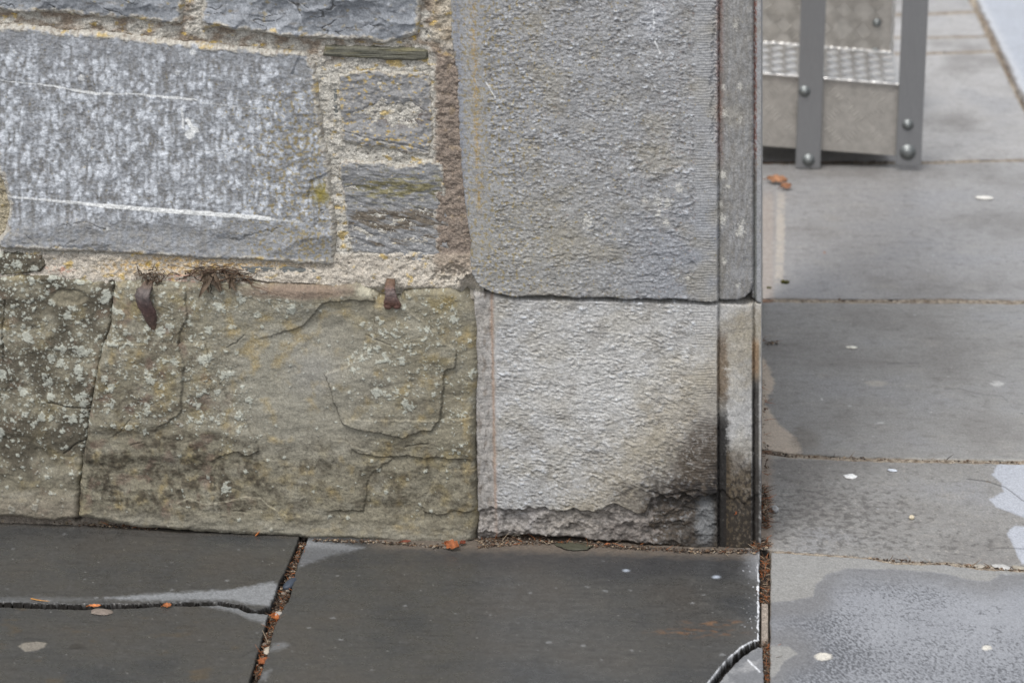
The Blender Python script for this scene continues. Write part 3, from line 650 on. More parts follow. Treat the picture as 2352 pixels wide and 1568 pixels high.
            h = h*(1-foot)+foot*(rock*9-9+fbm(x/7, y/6, so+27, 3)*1.3-1.5-4*ss(1480, 1500, x)*(1-ss(1200, 1240, y)))*(x < 1646)-foot*(x >= 1646)*3
            col = mix(col, lin(138, 132, 128), foot*(x < 1500+b*60)*.65)
            col = mix(col, lin(66, 63, 60), foot*(x < 1646)*ss(-.1, .35, fbm(x/16, y/10, so+28, 4)+.1*ss(1400, 1550, x))*.7)
            col = mix(col, lin(112, 114, 116), foot*blob(x+b*10, y+a*10, 1620, 1200, 22, 54, .4)*.8)
            fl = dline(x, y, [(1493, 1128), (1520, 1138), (1560, 1134), (1600, 1126), (1640, 1146)]); q = 1-ss(1, 5, np.abs(fl)+b*2); h = h-q*3
            # fine pale scratches curling over the face
            sc = np.abs(pn((x+y*.3)/34, (y-x*.1)/22, so+29)); col = mix(col, lin(214, 214, 212), (1-ss(.008, .03, sc))*ss(.0, .4, pn(x/50, y/50, so+30))*.3*(y < 1120))
        return dict(h=h, col=col)
    return fn
PQ1 = [(1030, -330), (1748+140, -330), (1748+140, 700), (1744, 700), (1738, 698), (1731, 690), (1728, 655), (1723, 672), (1711, 684), (1692, 690), (1647, 691), (1633, 693), (1591, 690), (1549, 684), (1507, 686), (1480, 683), (1443, 687), (1409, 681), (1325, 682), (1269, 676), (1179, 680), (1129, 669), (1098, 656), (1083, 628), (1079, 586), (1081, 558), (1074, 516), (1066, 460), (1060, 392), (1054, 308), (1052, 252), (1048, 168), (1036, 84)]
quoin('quoin_stone', PQ1, fn_Q(False), 441, False, 'tall grey quoin with punched face and a narrow band along its arris')
PQ2 = [(1088, 680), (1110, 675), (1180, 687), (1330, 691), (1450, 693), (1644, 700), (1890, 706), (1890, 1290), (1720, 1266), (1644, 1264), (1605, 1261), (1493, 1251), (1353, 1241), (1213, 1229), (1129, 1240), (1098, 1245)]
quoin('quoin_stone', PQ2, fn_Q(True), 541, True, 'bottom quoin, pale above with black soot on its lower right')
# unseen upper part of the wall, above the frame
def fn_up(so):
    g = fn_rock(so, 1.0, .3)
    return g
yy = -270
for row in range(6):
    x0 = -420 - row*30; hh = 300
    while x0 < 1000:
        wd = 380+90*math.sin(row*3+x0*.01); x1 = min(x0+wd, 1010)
        if x1-x0 > 60: stone('facing_block', [(x0, yy-hh), (x1-14, yy-hh), (x1-14, yy-14), (x0, yy-14)], 9, fn_up(700+row*7), M_blue, wall, 800+row)
        x0 = x1
    quoin('quoin_stone', [(1030, yy-hh-60), (1890, yy-hh-60), (1890, yy-66), (1030, yy-66)], fn_Q(False), 900+row, False, 'tooled quoin of the wall corner above')
    yy -= hh
mu = sheet('mortar', np.arange(-520, 1112, 12.0), np.arange(-2200, -250, 12.0), fn_mortar, place_m, lambda x, y: np.ones(x.shape, bool), M_mortar, wall)

# ------------------------------------------------------------------ pavement
pave = empty('pavement', (0.5, 0.5, 0.0), kind='structure')
def slab(name, poly, fn, seed, z=0.0, wb=1.6, ws=.7, label=None, fine=(1.9, 1.5), dep=2.5, rad=3.5):
    P = np.array(poly, dtype=float)
    xs = steps_arr(P[:, 0].min()-8, P[:, 0].max()+8, FX0, FX1, fine[0], 12)
    ys = steps_arr(P[:, 1].min()-8, P[:, 1].max()+8, FY0, FY1, fine[1], 12)
    def sdf(x, y):
        a, b = warp(x, y, seed, wb, 30, ws, 8); return sdpoly(a, b, P)
    def f(x, y):
        s = sdf(x, y); g = on_ground(x, y, z); r = fn(x, y, g[:, 0]*1000, g[:, 1]*1000, s)
        r['h'] = r['h']+edge(s, rad, dep, 16.0); pj = (x > 1768)*ss(-.25, .1, fbm(x/40, y/9, 97, 4)+.08); ed = lin(26, 24, 22)*(1-pj[:, None])+lin(122, 114, 104)*pj[:, None]; e_ = (1-ss(.5, 2.0, s))[:, None]; r['col'] = r['col']*(1-e_)+ed*e_; ins = ss(.4, 1.8, s); r['r'] = r['r']*ins+.95*(1-ins); r['w'] = r.get('w', np.zeros(len(x)))*ins; return r
    def place(x, y, h):
        c = on_ground(x, y, z); c[:, 2] = z+np.maximum(h, -26)/1000; return c
    o = sheet(name, xs, ys, f, place, lambda x, y: sdf(x, y) > -1.7, M_flag, pave)
    if label: o['label'] = label
    return o
def riven(wx, wy, so):
    return fbm(wx/260, wy/260, so, 3)*1.1+fbm(wx/60, wy/30, so+1, 3)*.35+fbm(wx/9, wy/9, so+2, 3)*.16
def specks(wx, wy, col, dens, so, c=(184, 187, 190), r=4.5, k=.5):
    s = spots(wx, wy, 34, 1.2, r, dens, so); col = mix(col, lin(*c), ss(-1.2, 1.4, s)*k)
    s = spots(wx, wy, 17, .6, 1.6, dens*.6, so+4); return mix(col, lin(225, 225, 220), ss(-.4, .6, s)*k)
WETD = lin(69, 69, 68); DRYG = lin(143, 146, 150)
def wet_dark(so, dry=(), extra=None):
    def fn(x, y, wx, wy, s):
        a = fbm(wx/140, wy/140, so+5, 4); b = fbm(wx/22, wy/16, so+6, 4)
        col = np.tile(WETD, (len(x), 1)); col = mix(col, lin(74, 70, 65), ss(-.1, .5, a)*.5); col = mix(col, lin(54, 57, 61), ss(0, .5, -a)*.6)
        col = mix(col, lin(92, 90, 86), ss(.1, .5, b)*.22)
        col = mix(col, lin(48, 48, 49), ss(.1, .45, fbm(wx/70, wy/9, so+8, 4))*.35); col = mix(col, lin(100, 99, 98), ss(.25, .5, fbm(wx/3, wy/3, so+9, 2))*.18)
        col = specks(wx, wy, col, .12, so+10, r=4.5, k=.22)
        r = .26+.22*ss(-.3, .4, b+.4*a)
        m = np.zeros(len(x))
        for P, k in dry:
            q = sdpoly(x+b*5, y+b*3+a*3, P); m = np.maximum(m, ss(-5, 5, q+fbm(wx/7, wy/7, so+21, 3)*4)*k*(.82+.25*fbm(wx/5, wy/5, so+22, 3)))
        col = mix(col, DRYG, m); r = r+m*.35
        h = riven(wx, wy, so)
        res = dict(h=h, col=col, r=np.clip(r, .08, .9), w=(1-np.clip(m, 0, 1))*.2*ss(.5, -.1, b) if False else (1-np.clip(m, 0, 1))*.2*(1-ss(-.1, .4, b)))
        if extra: extra(x, y, wx, wy, s, a, b, res)
        return res
    return fn
def ex1(x, y, wx, wy, s, a, b, r):
    near = 1-ss(0, 14, y-(1196+(x)*.047)+b*6); r['col'] = mix(r['col'], lin(100, 92, 82), near*.4)
def ex2(x, y, wx, wy, s, a, b, r):
    q = sdpoly(x+b*3, y+a*3, [(41, 1483), (55, 1475), (85, 1472), (107, 1475), (104, 1484), (80, 1493), (58, 1495)]); m = ss(-1.5, 1.5, q)
    r['col'] = mix(r['col'], lin(142, 136, 126), m*.85*(.8+.3*pn(x/2.5, y/2, 77))); r['r'] = r['r']+m*.3; r['h'] = r['h']+m*.6
    q = blob(x+b*6, y, 178, 1483, 18, 6, .4); r['col'] = mix(r['col'], lin(52, 50, 48), q*.7)
    d = dline(x+b*3, y, [(556, 1508), (575, 1496), (600, 1484)]); r['col'] = mix(r['col'], lin(46, 45, 44), (1-ss(.5, 2, d))*.6)
    st = fbm(wx/60, wy/40, 78, 4); r['col'] = mix(r['col'], lin(96, 78, 48), ss(.25, .6, st)*.35)
def ex3(x, y, wx, wy, s, a, b, r):
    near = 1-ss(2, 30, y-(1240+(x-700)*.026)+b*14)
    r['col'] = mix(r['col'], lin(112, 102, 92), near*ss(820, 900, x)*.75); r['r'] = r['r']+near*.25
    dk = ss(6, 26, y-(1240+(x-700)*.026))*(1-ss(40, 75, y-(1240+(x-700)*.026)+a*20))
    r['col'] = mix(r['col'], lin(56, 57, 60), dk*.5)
    st = ss(-.1, .4, fbm(x/30, y/7, 79, 4))*(blob(x, y, 1600, 1452, 90, 10, .6)+blob(x, y, 1640, 1430, 70, 7, .6)); r['col'] = mix(r['col'], lin(130, 92, 58), st*.5)
    # salt-white dried rim along the right edge and round the broken corner
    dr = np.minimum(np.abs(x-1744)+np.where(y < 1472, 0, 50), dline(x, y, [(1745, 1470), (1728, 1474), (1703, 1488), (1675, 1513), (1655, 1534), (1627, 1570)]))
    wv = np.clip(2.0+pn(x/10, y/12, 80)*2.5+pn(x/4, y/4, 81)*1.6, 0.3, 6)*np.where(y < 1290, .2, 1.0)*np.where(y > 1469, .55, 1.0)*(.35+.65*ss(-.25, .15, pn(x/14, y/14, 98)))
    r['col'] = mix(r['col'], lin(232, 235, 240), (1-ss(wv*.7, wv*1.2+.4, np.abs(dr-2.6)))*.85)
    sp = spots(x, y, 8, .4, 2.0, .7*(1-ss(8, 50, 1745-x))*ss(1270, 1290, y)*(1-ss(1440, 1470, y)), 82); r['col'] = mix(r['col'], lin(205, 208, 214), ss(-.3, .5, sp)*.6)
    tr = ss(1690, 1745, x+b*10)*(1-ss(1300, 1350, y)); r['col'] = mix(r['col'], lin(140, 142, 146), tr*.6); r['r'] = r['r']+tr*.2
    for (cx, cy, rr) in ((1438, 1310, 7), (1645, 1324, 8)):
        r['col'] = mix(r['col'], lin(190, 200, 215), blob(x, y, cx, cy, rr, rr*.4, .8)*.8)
DP1 = [(241, 1375), (308, 1366), (532, 1353), (600, 1340), (630, 1336), (643, 1345), (618, 1390), (574, 1387), (532, 1377), (476, 1376), (294, 1379)]
slab('flagstone', [(-900, 1120), (700, 1195), (684, 1241), (673, 1269), (659, 1303), (640, 1342), (623, 1389), (600, 1398), (582, 1400), (560, 1388), (504, 1380), (392, 1383), (252, 1387), (168, 1387), (0, 1380), (-900, 1372)], wet_dark(600, [(DP1, .85), ([(-50, 1368), (240, 1374), (300, 1380), (-50, 1383)], .25)], ex1), 61, wb=1.6, ws=1.1, label='dark wet flagstone at the left, directly under the base blocks')
slab('flagstone', [(-900, 1384), (0, 1391), (168, 1397), (252, 1396), (392, 1390), (504, 1388), (548, 1394), (570, 1405), (618, 1408), (612, 1423), (600, 1476), (581, 1535), (560, 1610), (480, 1900), (-900, 1900)], wet_dark(620, [([(430, 1386), (560, 1392), (618, 1406), (616, 1432), (580, 1424), (530, 1402)], .6)], ex2), 62, wb=1.6, ws=1.0, label='dark wet flagstone at the lower left with a pale oval patch')
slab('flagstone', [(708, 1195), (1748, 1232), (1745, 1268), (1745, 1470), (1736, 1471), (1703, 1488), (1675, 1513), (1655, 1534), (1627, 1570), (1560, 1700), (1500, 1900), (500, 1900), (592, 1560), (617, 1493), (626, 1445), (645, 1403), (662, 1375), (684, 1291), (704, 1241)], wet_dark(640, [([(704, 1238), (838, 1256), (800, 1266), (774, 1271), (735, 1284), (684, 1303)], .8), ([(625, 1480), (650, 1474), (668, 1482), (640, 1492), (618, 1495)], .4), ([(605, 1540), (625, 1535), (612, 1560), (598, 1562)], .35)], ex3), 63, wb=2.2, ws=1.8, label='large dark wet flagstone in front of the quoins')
def fn_frag(x, y, wx, wy, s):
    a = fbm(wx/60, wy/60, 652, 4); b = fbm(wx/14, wy/10, 653, 4)
    col = mix(np.tile(lin(138, 139, 141), (len(x), 1)), lin(104, 106, 110), ss(-.05, .15, a+.1)*.8)
    d = dline(x+b*3, y, [(1718, 1515), (1730, 1527), (1745, 1541)]); col = mix(col, lin(225, 228, 232), (1-ss(1, 3, d))*.7)
    return dict(h=riven(wx, wy, 650), col=col, r=np.where(a > 0, .3, .6))
slab('flagstone', [(1752, 1484), (1740, 1483), (1715, 1498), (1690, 1520), (1666, 1545), (1650, 1568), (1600, 1700), (1560, 1900), (1756, 1900), (1756, 1560)], fn_frag, 64, z=0.0, ws=1.8, label='broken grey corner piece at the bottom edge')

def grey_slab(so, base=(133, 132, 130), fx=None, r0=.5):
    def fn(x, y, wx, wy, s):
        a = fbm(wx/200, wy/200, so+5, 4); b = fbm(wx/26, wy/20, so+6, 4)
        col = np.tile(lin(*base), (len(x), 1)); col = mix(col, lin(110, 107, 104), ss(-.1, .5, a)*.6); col = mix(col, lin(134, 135, 139), ss(0, .5, -a)*.5)
        col = mix(col, lin(94, 91, 88), ss(.1, .5, b)*.3); col = mix(col, lin(150, 147, 142), ss(.15, .5, fbm(wx/90, wy/50, so+15, 5))*.35)
        st = pn(wx/150, wy/14, so+7); col = mix(col, lin(116, 112, 110), ss(.3, .7, st)*.25)
        col = specks(wx, wy, col, .07, so+12, k=.4)
        res = dict(h=riven(wx, wy, so)*1.1, col=col, r=np.clip(r0+.12*b+.1*a, .06, .9))
        if fx: fx(x, y, wx, wy, s, a, b, res)
        else: pass
        return res
    return fn
def wetfilm(x, y, wx, wy, m, res, so, broken=.5):
    """a thin water film: mirror-smooth, pitted where the stone breaks through"""
    res['col'] = mix(res['col'], lin(132, 135, 142), m*.8)  # film colour lifted to stand in for the sky it reflects
    nz = fbm((wx+.5*wy)/3.8, wy/6.5, so, 4, .65); cr = 1-ss(.02, .09, np.abs(pn(wx/13+.6*pn(wx/9, wy/9, so+5), wy/26, so+1)))
    crm = cr*ss(-.05, .3, pn(wx/50, wy/50, so+2))
    pool = fbm(wx/110, wy/110, so+3, 4)
    film = ss(-.10, .12, nz+.46-broken*.46+pool*.22)*(1-crm*.85)
    res['r'] = res['r']*(1-m)+m*.42; res['h'] = res['h']*(1-m*.5)+m*(nz*.75*(.35+broken)-crm*.5)
    res['w'] = np.maximum(res.get('w', 0), m*film*(.62+.38*ss(-.3, .3, fbm(wx/70, wy/120, so+9, 3))))
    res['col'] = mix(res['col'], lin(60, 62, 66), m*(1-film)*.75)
DRY5 = [(1760, 1255), (2400, 1290), (2400, 1318), (2300, 1318), (2275, 1334), (2225, 1331), (2169, 1315), (2057, 1307), (1945, 1305), (1900, 1319), (1874, 1345), (1869, 1371), (1827, 1380), (1760, 1384)]
DRY5b = [(1760, 1478), (1813, 1482), (1833, 1500), (1799, 1521), (1785, 1545), (1760, 1568)]
def fx5(x, y, wx, wy, s, a, b, r):
    q = np.maximum(sdpoly(x+b*5, y+b*3+a*3, DRY5), sdpoly(x+b*8, y+b*4, DRY5b)); dry = ss(-3, 3, q)
    half = ss(-64, -6, q+a*34+b*10)*(1-dry)
    r['col'] = mix(r['col'], lin(142, 142, 140), dry*.6); r['col'] = mix(r['col'], lin(104, 105, 108), (1-dry)*.7)
    m = (1-dry)*(1-half*.85); bk = np.clip(.48+.5*blob(x, y, 1880, 1470, 130, 80, .8)+.3*ss(1400, 1568, y)-.35*ss(2150, 2300, x)*(1-ss(1400, 1500, y))+.25*(1-ss(1330, 1400, y)), 0, 1)
    wetfilm(x, y, wx, wy, m, r, 671, bk)
    for (cx, cy, rx, ry) in ((1892, 1508, 20, 9), (2266, 1487, 11, 6)):
        q = blob(x+b*7+pn(x/4, y/3, 95)*3, y+b*4+pn(x/4, y/3, 96)*1.6, cx, cy, rx, ry, .2); r['col'] = mix(r['col'], lin(206, 202, 192), q*.9); r['r'] = r['r']*(1-q)+.7*q; r['h'] = r['h']+q*.8
def fx6(x, y, wx, wy, s, a, b, r):
    dk = ss(-.05, .4, fbm(wx/14, wy/14, 681, 5, .7)+.32*blob(x, y, 1900, 1190, 190, 80, .8)-.22+.16*blob(x, y, 2200, 1250, 180, 22, .8)+.06); r['col'] = mix(r['col'], lin(84, 82, 80), dk*.85); r['h'] = r['h']-dk*.3; r['col'] = mix(r['col'], lin(160, 156, 150), ss(.2, .45, fbm(wx/8, wy/12, 683, 4))*.4)
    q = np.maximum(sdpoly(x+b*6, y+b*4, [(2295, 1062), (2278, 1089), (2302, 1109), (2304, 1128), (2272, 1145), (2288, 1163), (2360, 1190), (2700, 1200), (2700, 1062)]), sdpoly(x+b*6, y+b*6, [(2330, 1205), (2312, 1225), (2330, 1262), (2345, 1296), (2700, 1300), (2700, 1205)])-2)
    wetfilm(x, y, wx, wy, ss(-3, 3, q), r, 682, .12); r['col'] = mix(r['col'], lin(172, 177, 188), ss(-3, 3, q)*.75)  # extra pale puddle colour paints in the bright sky reflection
    r['col'] = mix(r['col'], lin(190, 186, 176), (1-ss(2, 6, y-(1050+(x-1800)*.02)+b*4))*.35)
    r['col'] = mix(r['col'], lin(148, 130, 112), (1-ss(1757, 1785, x+b*12))*.6)
    for (P, k) in (([(2220, 1098), (2270, 1104), (2310, 1118), (2352, 1150)], .7), ([(2290, 1257), (2352, 1258)], .5)):
        d = dline(x+b*4, y+b*2, P); r['col'] = mix(r['col'], lin(60, 60, 62), (1-ss(.6, 2, d))*k); r['h'] = r['h']-(1-ss(.6, 2, d))
def fx7(x, y, wx, wy, s, a, b, r):
    q = sdpoly(x+b*12, y+b*8, [(1730, 800), (1760, 830), (1780, 880), (1758, 930), (1790, 975), (1835, 1010), (1845, 1040), (1730, 1060)]); m = ss(-5, 5, q)
    r['col'] = mix(r['col'], lin(186, 172, 156), m*.85)
    dk = blob(x+b*18, y+b*8, 1850, 1010, 32, 24, .5); r['col'] = mix(r['col'], lin(104, 98, 90), dk*.6)
    r['r'] = r['r']-.12*ss(2150, 2352, x+a*90)
    r['col'] = mix(r['col'], lin(186, 182, 172), (1-ss(1, 5, 1050+(x-1850)*.017-y+b*3))*.4)
    for (cx, cy, rx, ry, c) in ((2014, 880, 24, 6, (168, 162, 152)), (2290, 880, 14, 5, (200, 200, 198)), (2022, 970, 7, 3, (190, 190, 190)), (1888, 916, 3, 2, (220, 220, 220))):
        r['col'] = mix(r['col'], lin(*c), blob(x+b*8+pn(x/5, y/3, 94)*4, y+b*4+pn(x/5, y/3, 93)*2, cx, cy, rx, ry, .4)*.6)
    for P in ([(2170, 893), (2200, 891), (2250, 904), (2300, 908), (2315, 922)], [(2040, 835), (2110, 833)], [(2270, 855), (2310, 866)]):
        d = dline(x+b*4, y+b*2, P); r['col'] = mix(r['col'], lin(96, 95, 95), (1-ss(.6, 2.4, d))*.6)
def fx8(x, y, wx, wy, s, a, b, r):
    r['r'] = r['r']-.14*ss(2080, 2280, x+a*90)
    q = (1-ss(6, 13, np.abs(x-1792+(y-560)*.02+b*6)))*ss(425, 460, y)*(1-ss(640, 665, y)); r['col'] = mix(r['col'], lin(174, 166, 156), q*ss(-.5, .0, a+b*.6)*.8)
    r['col'] = mix(r['col'], lin(158, 146, 136), (1-ss(1770, 1785, x+b*6))*.6*ss(420, 470, y))
    for (cx, cy, rx, ry, c) in ((1894, 580, 3, 2, (150, 90, 60)),):
        r['col'] = mix(r['col'], lin(*c), blob(x, y, cx, cy, rx, ry, .4)*.8)
KX = lambda y: 2233+(y-0)*.497
slab('flagstone', [(1770, 1266), (1995, 1281), (2057, 1293), (2169, 1294), (2253, 1305), (2352, 1311), (2880, 1332), (3010, 1568), (3170, 1900), (1768, 1900), (1768, 1500)], grey_slab(660, fx=fx5), 65, wb=1.4, ws=.9, label='wet glistening flagstone at the lower right')
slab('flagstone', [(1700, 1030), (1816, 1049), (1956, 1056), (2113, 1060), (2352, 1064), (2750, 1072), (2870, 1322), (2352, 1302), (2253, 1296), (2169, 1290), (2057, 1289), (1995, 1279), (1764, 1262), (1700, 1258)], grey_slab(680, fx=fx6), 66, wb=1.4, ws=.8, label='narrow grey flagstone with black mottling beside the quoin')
slab('flagstone', [(1700, 692), (1788, 692), (1973, 694), (2183, 694), (2352, 697), (2572, 698), (2746, 1064), (2352, 1058), (2113, 1054), (1956, 1050), (1816, 1042), (1700, 1024)], grey_slab(700, fx=fx7, r0=.46), 67, wb=1.2, ws=.5, label='wide grey flagstone with buff stain against the quoin foot')
slab('flagstone', [(1450, 376), (1700, 375), (2115, 375), (2352, 369), (2410, 368), (2568, 688), (2352, 690), (2183, 686), (1973, 688), (1788, 686), (1450, 684)], grey_slab(720, base=(140, 139, 139), fx=fx8, r0=.46), 68, wb=1.0, ws=.4, label='grey flagstone in front of the metal steps')
slab('flagstone', [(1250, 122), (2120, 124), (2285, 119), (2406, 365), (2352, 366), (2115, 371), (1250, 372)], grey_slab(740, base=(160, 159, 159), r0=.45), 69, wb=1.0, ws=.4, label='grey flagstone behind the right post of the steps')
slab('flagstone', [(1500, 87), (2120, 87), (2268, 84), (2283, 117), (2120, 121), (1500, 119)], grey_slab(750, base=(160, 159, 159), r0=.45), 70, wb=1.0, ws=.4, label='narrow grey flagstone strip, second below the top edge')
slab('flagstone', [(1500, 33), (2120, 35), (2242, 29), (2266, 82), (2120, 85), (1500, 85)], grey_slab(760, base=(164, 163, 163), r0=.45), 71, wb=1.0, ws=.4, label='narrow grey flagstone strip at the top edge')
slab('flagstone', [(1500, -260), (2100, -260), (2226, 0), (2240, 26), (2120, 31), (1500, 30)], grey_slab(770, base=(156, 155, 155), r0=.45), 72, wb=1.0, ws=.4)
slab('flagstone', [(1500, -560), (1951, -560), (2098, -264), (1500, -264)], grey_slab(775, base=(156, 155, 155), r0=.45), 72, wb=1.0, ws=.4)
def fxk(x, y, wx, wy, s, a, b, r):
    r['col'] = mix(r['col'], lin(176, 184, 198), np.full(len(x), .8)); wetfilm(x, y, wx, wy, ss(-.6, 0, a+.2)*.5, r, 792, .2)
    dirt = 1-ss(2, 11, x-KX(y)-6+b*9+a*8); r['col'] = mix(r['col'], lin(98, 86, 70), dirt*.85); r['w'] = r['w']*(1-dirt)
    rim = 1-ss(8, 26, x-KX(y)-10+b*9); r['col'] = mix(r['col'], lin(205, 206, 208), rim*.35*(1-dirt))
slab('kerb_slab', [(2236+6, -6), (2420, -6), (2560, 172), (2700, 620), (2590, 700), (2352, 248), (2312, 160), (2275, 72), (2245, 22)], grey_slab(790, base=(176, 182, 192), fx=fxk, r0=.25), 73, wb=2.4, ws=1.4, label='pale bluish wet kerb slab at the top right corner')
slab('kerb_slab', [(2590, 706), (2706, 626), (3400, 1900), (3180, 1900)], grey_slab(795, base=(176, 182, 192), fx=fxk, r0=.3), 74, wb=2.0, ws=1.2)
slab('kerb_slab', [(1960, -560), (2100, -560), (2416, -12), (2240, -12)], grey_slab(797, base=(176, 182, 192), fx=fxk, r0=.3), 75, wb=2.0, ws=1.2)

# what fills the joints between the flagstones
JL = [[(694, 1235), (684, 1262), (676, 1280), (660, 1335), (642, 1385), (628, 1420), (612, 1480), (592, 1545), (560, 1660)],
      [(-900, 1378), (0, 1386), (168, 1392), (252, 1391), (392, 1387), (504, 1384), (555, 1391), (576, 1403), (624, 1400)],
      [(1757, 1272), (1757, 1470), (1762, 1500), (1762, 1900)],
      [(1745, 1476), (1705, 1494), (1680, 1520), (1650, 1552), (1610, 1620), (1560, 1750)]]
def fn_joint(x, y):
    g = on_ground(x, y, 0); wx = g[:, 0]*1000; wy = g[:, 1]*1000
    b = fbm(wx/12, wy/12, 831, 4); deep = np.zeros(len(x))
    for P in JL: deep = np.maximum(deep, 1-ss(14, 24, dline(x, y, P)))
    col = mix(np.tile(lin(158, 148, 134), (len(x), 1)), lin(96, 82, 68), ss(-.2, .3, b)*.8)
    col = mix(col, lin(48, 38, 30), deep*.9); col = mix(col, lin(20, 19, 18), (1-ss(10, 16, np.minimum(dline(x, y, JL[1]), dline(x, y, JL[3]))))*(x < 1738)*((x < 610) | (x > 1000))*.9)
    h = -1.8+b*1.6; h = h*(1-deep)+deep*(-15+b*5+6*((np.abs(x-1757) < 8) & (y > 1370) & (y < 1466)))
    # rubble of mortar along the wall foot
    bm = (np.abs(x-1757) < 9)*ss(1376, 1382, y)*(1-ss(1462, 1470, y)); col = mix(col, lin(150, 140, 130), bm*.9); h = h*(1-bm)+bm*(-3+b*1.5)
    br = (1-ss(1770, 1782, x+b*6))*(y < 1262)*(x > 1700); col = mix(col, lin(112, 84, 66), br*.8)
    return dict(h=h, col=col)
def place_g(x, y, h):
    c = on_ground(x, y, 0); c[:, 2] = h/1000; return c
sheet('joint_filling', steps_arr(-900, 3400, 540, 2364, 2.0, 14), steps_arr(-560, 1900, 0, 1580, 2.0, 14), fn_joint, place_g, lambda x, y: np.ones(x.shape, bool), M_dirt, pave)

M_ground = plain_mat('wet_tarmac', lin(120, 122, 126), rough=.6, fine=120, cvar=.2, bump=.5)
mesh_py('ground', [(-400, -400, -.032), (400, -400, -.032), (400, 400, -.032), (-400, 400, -.032)], [(0, 1, 2, 3)], M_ground)['kind'] = 'structure'

# ------------------------------------------------------------------ aluminium steps beyond the corner
M_alu = plain_mat('brushed_aluminium', lin(150, 151, 153), rough=.42, metallic=.75, fine=500, cvar=.08, bump=.25, stretch=(3, 3, .15))
M_plate = plain_mat('dull_aluminium_plate', lin(178, 174, 168), rough=.42, metallic=.55, fine=60, cvar=.14, bump=.3)
M_tread = plain_mat('worn_tread_plate', lin(205, 204, 202), rough=.34, metallic=.95, fine=80, cvar=.1, bump=.2)
M_bolt = plain_mat('zinc_bolt', lin(140, 144, 144), rough=.5, metallic=.95, fine=300, cvar=.08, bump=.1)
A = on_ground(1855., 386.); B = on_ground(2085., 391.)
dx = (B-A); dx[2] = 0; ang = math.atan2(dx[1], dx[0])
ux = np.array([math.cos(ang), math.sin(ang), 0]); uy = np.array([-math.sin(ang), math.cos(ang), 0])   # along the front, away from it
steps = empty('metal_steps', (A[0], A[1], 0), 'low grey aluminium steps with flat bolted posts, beyond the wall corner', 'steps')
def on_front(px, py, off=0.0):
    """point in the steps' front plane (moved back by off metres): along, up"""
    r = ray(px, py); n = uy; t = np.dot(A+uy*off-CAM, n)/np.dot(r, n); p = CAM+r*t
    return np.dot(p-A, ux), p[2]
def P3(a, d, z): return A*np.array([1, 1, 0])+ux*a+uy*d+np.array([0, 0, z])
def bevel_box(a0, a1, d0, d1, z0, z1, bv=.0015):
    """eight-cornered bar with chamfered long edges"""
    prof = [(a0+bv, d0), (a1-bv, d0), (a1, d0+bv), (a1, d1-bv), (a1-bv, d1), (a0+bv, d1), (a0, d1-bv), (a0, d0+bv)]
    vs_ = []; n = 8
    for z, s in ((z0, 1), (z0+bv, 0), (z1-bv, 0), (z1, 1)):
        for (a, d) in prof:
            ca, cd_ = (a0+a1)/2, (d0+d1)/2
            k = bv if s else 0
            vs_.append(P3(a-math.copysign(k, a-ca), d-math.copysign(k, d-cd_), z))
    fs = [tuple(range(n))[::-1], tuple(range(3*n, 4*n))]
    for l in range(3):
        for i in range(n): fs.append((l*n+i, l*n+(i+1) % n, (l+1)*n+(i+1) % n, (l+1)*n+i))
    return vs_, fs
def add(vs_, fs, v2, f2):
    o = len(vs_); vs_ += list(v2); fs += [tuple(i+o for i in f) for f in f2]
def bolt(par_, a, z, d, r=.013, washer=False):
    vs_ = []; fs = []
    rings = [(r*1.45, 0), (r*1.45, .0015), (r*.85, .002), (r*.85, .005), (r*.62, .0075), (r*.25, .0085)]
    n = 16
    for (rr, o) in rings:
        for i in range(n):
            t = 2*math.pi*i/n; vs_.append(P3(a+rr*math.cos(t), d-o, z+rr*math.sin(t)))
    for l in range(len(rings)-1):
        for i in range(n): fs.append((l*n+i, l*n+(i+1) % n, (l+1)*n+(i+1) % n, (l+1)*n+i))
    fs.append(tuple(range((len(rings)-1)*n, len(rings)*n)))
    o = mesh_py('bolt', vs_, fs, M_bolt, None, smooth=True)
    o.parent = par_; o.matrix_parent_inverse = par_.matrix_world.inverted() if False else Matrix.Translation(-Vector(steps.location)) if par_ is steps else Matrix.Identity(4)
    return o
bpy.context.view_layer.update()
def upright(x0, x1, foot_py, label, bolts):
    a0, z = on_front(x0, foot_py); a1, _ = on_front(x1, foot_py)
    vs_, fs = bevel_box(a0, a1, -.010, 0.0, max(z, .001), .95)
    o = mesh_py('post', vs_, fs, M_alu, steps); o['label'] = label
    for (bx, by, r) in bolts:
        a, z = on_front(bx, by, -.010); b_ = bolt(steps, a, z, -.010, r)
        b_.parent = o; b_.matrix_parent_inverse = Matrix.Identity(4)
    return o
upright(1827, 1884, 384, 'left flat post of the steps', [(1848, 210, .0085), (1857, 368, .0095)])
upright(2056, 2115, 378, 'right flat post of the steps', [(2085, 287, .0085), (2085, 350, .0120)])
# fascia, tread, riser
def quad_plate(name, pts, thick, nrm, mat):
    n = np.array(nrm)*thick; vs_ = [np.array(p) for p in pts]+[np.array(p)+n for p in pts]
    return mesh_py(name, vs_, [(0, 1, 2, 3), (7, 6, 5, 4), (0, 4, 5, 1), (1, 5, 6, 2), (2, 6, 7, 3), (3, 7, 4, 0)], mat, steps)
fo = .004
aL, zL = on_front(1700, 331, fo); aR, zR = on_front(2062, 358, fo); aL2, zLt = on_front(1700, 163, fo); aR2, zRt = on_front(2062, 192, fo)
quad_plate('fascia', [P3(aL, fo, zL), P3(aR, fo, zR), P3(aR, fo, zRt), P3(aL, fo, zLt)], .004, uy, M_plate)

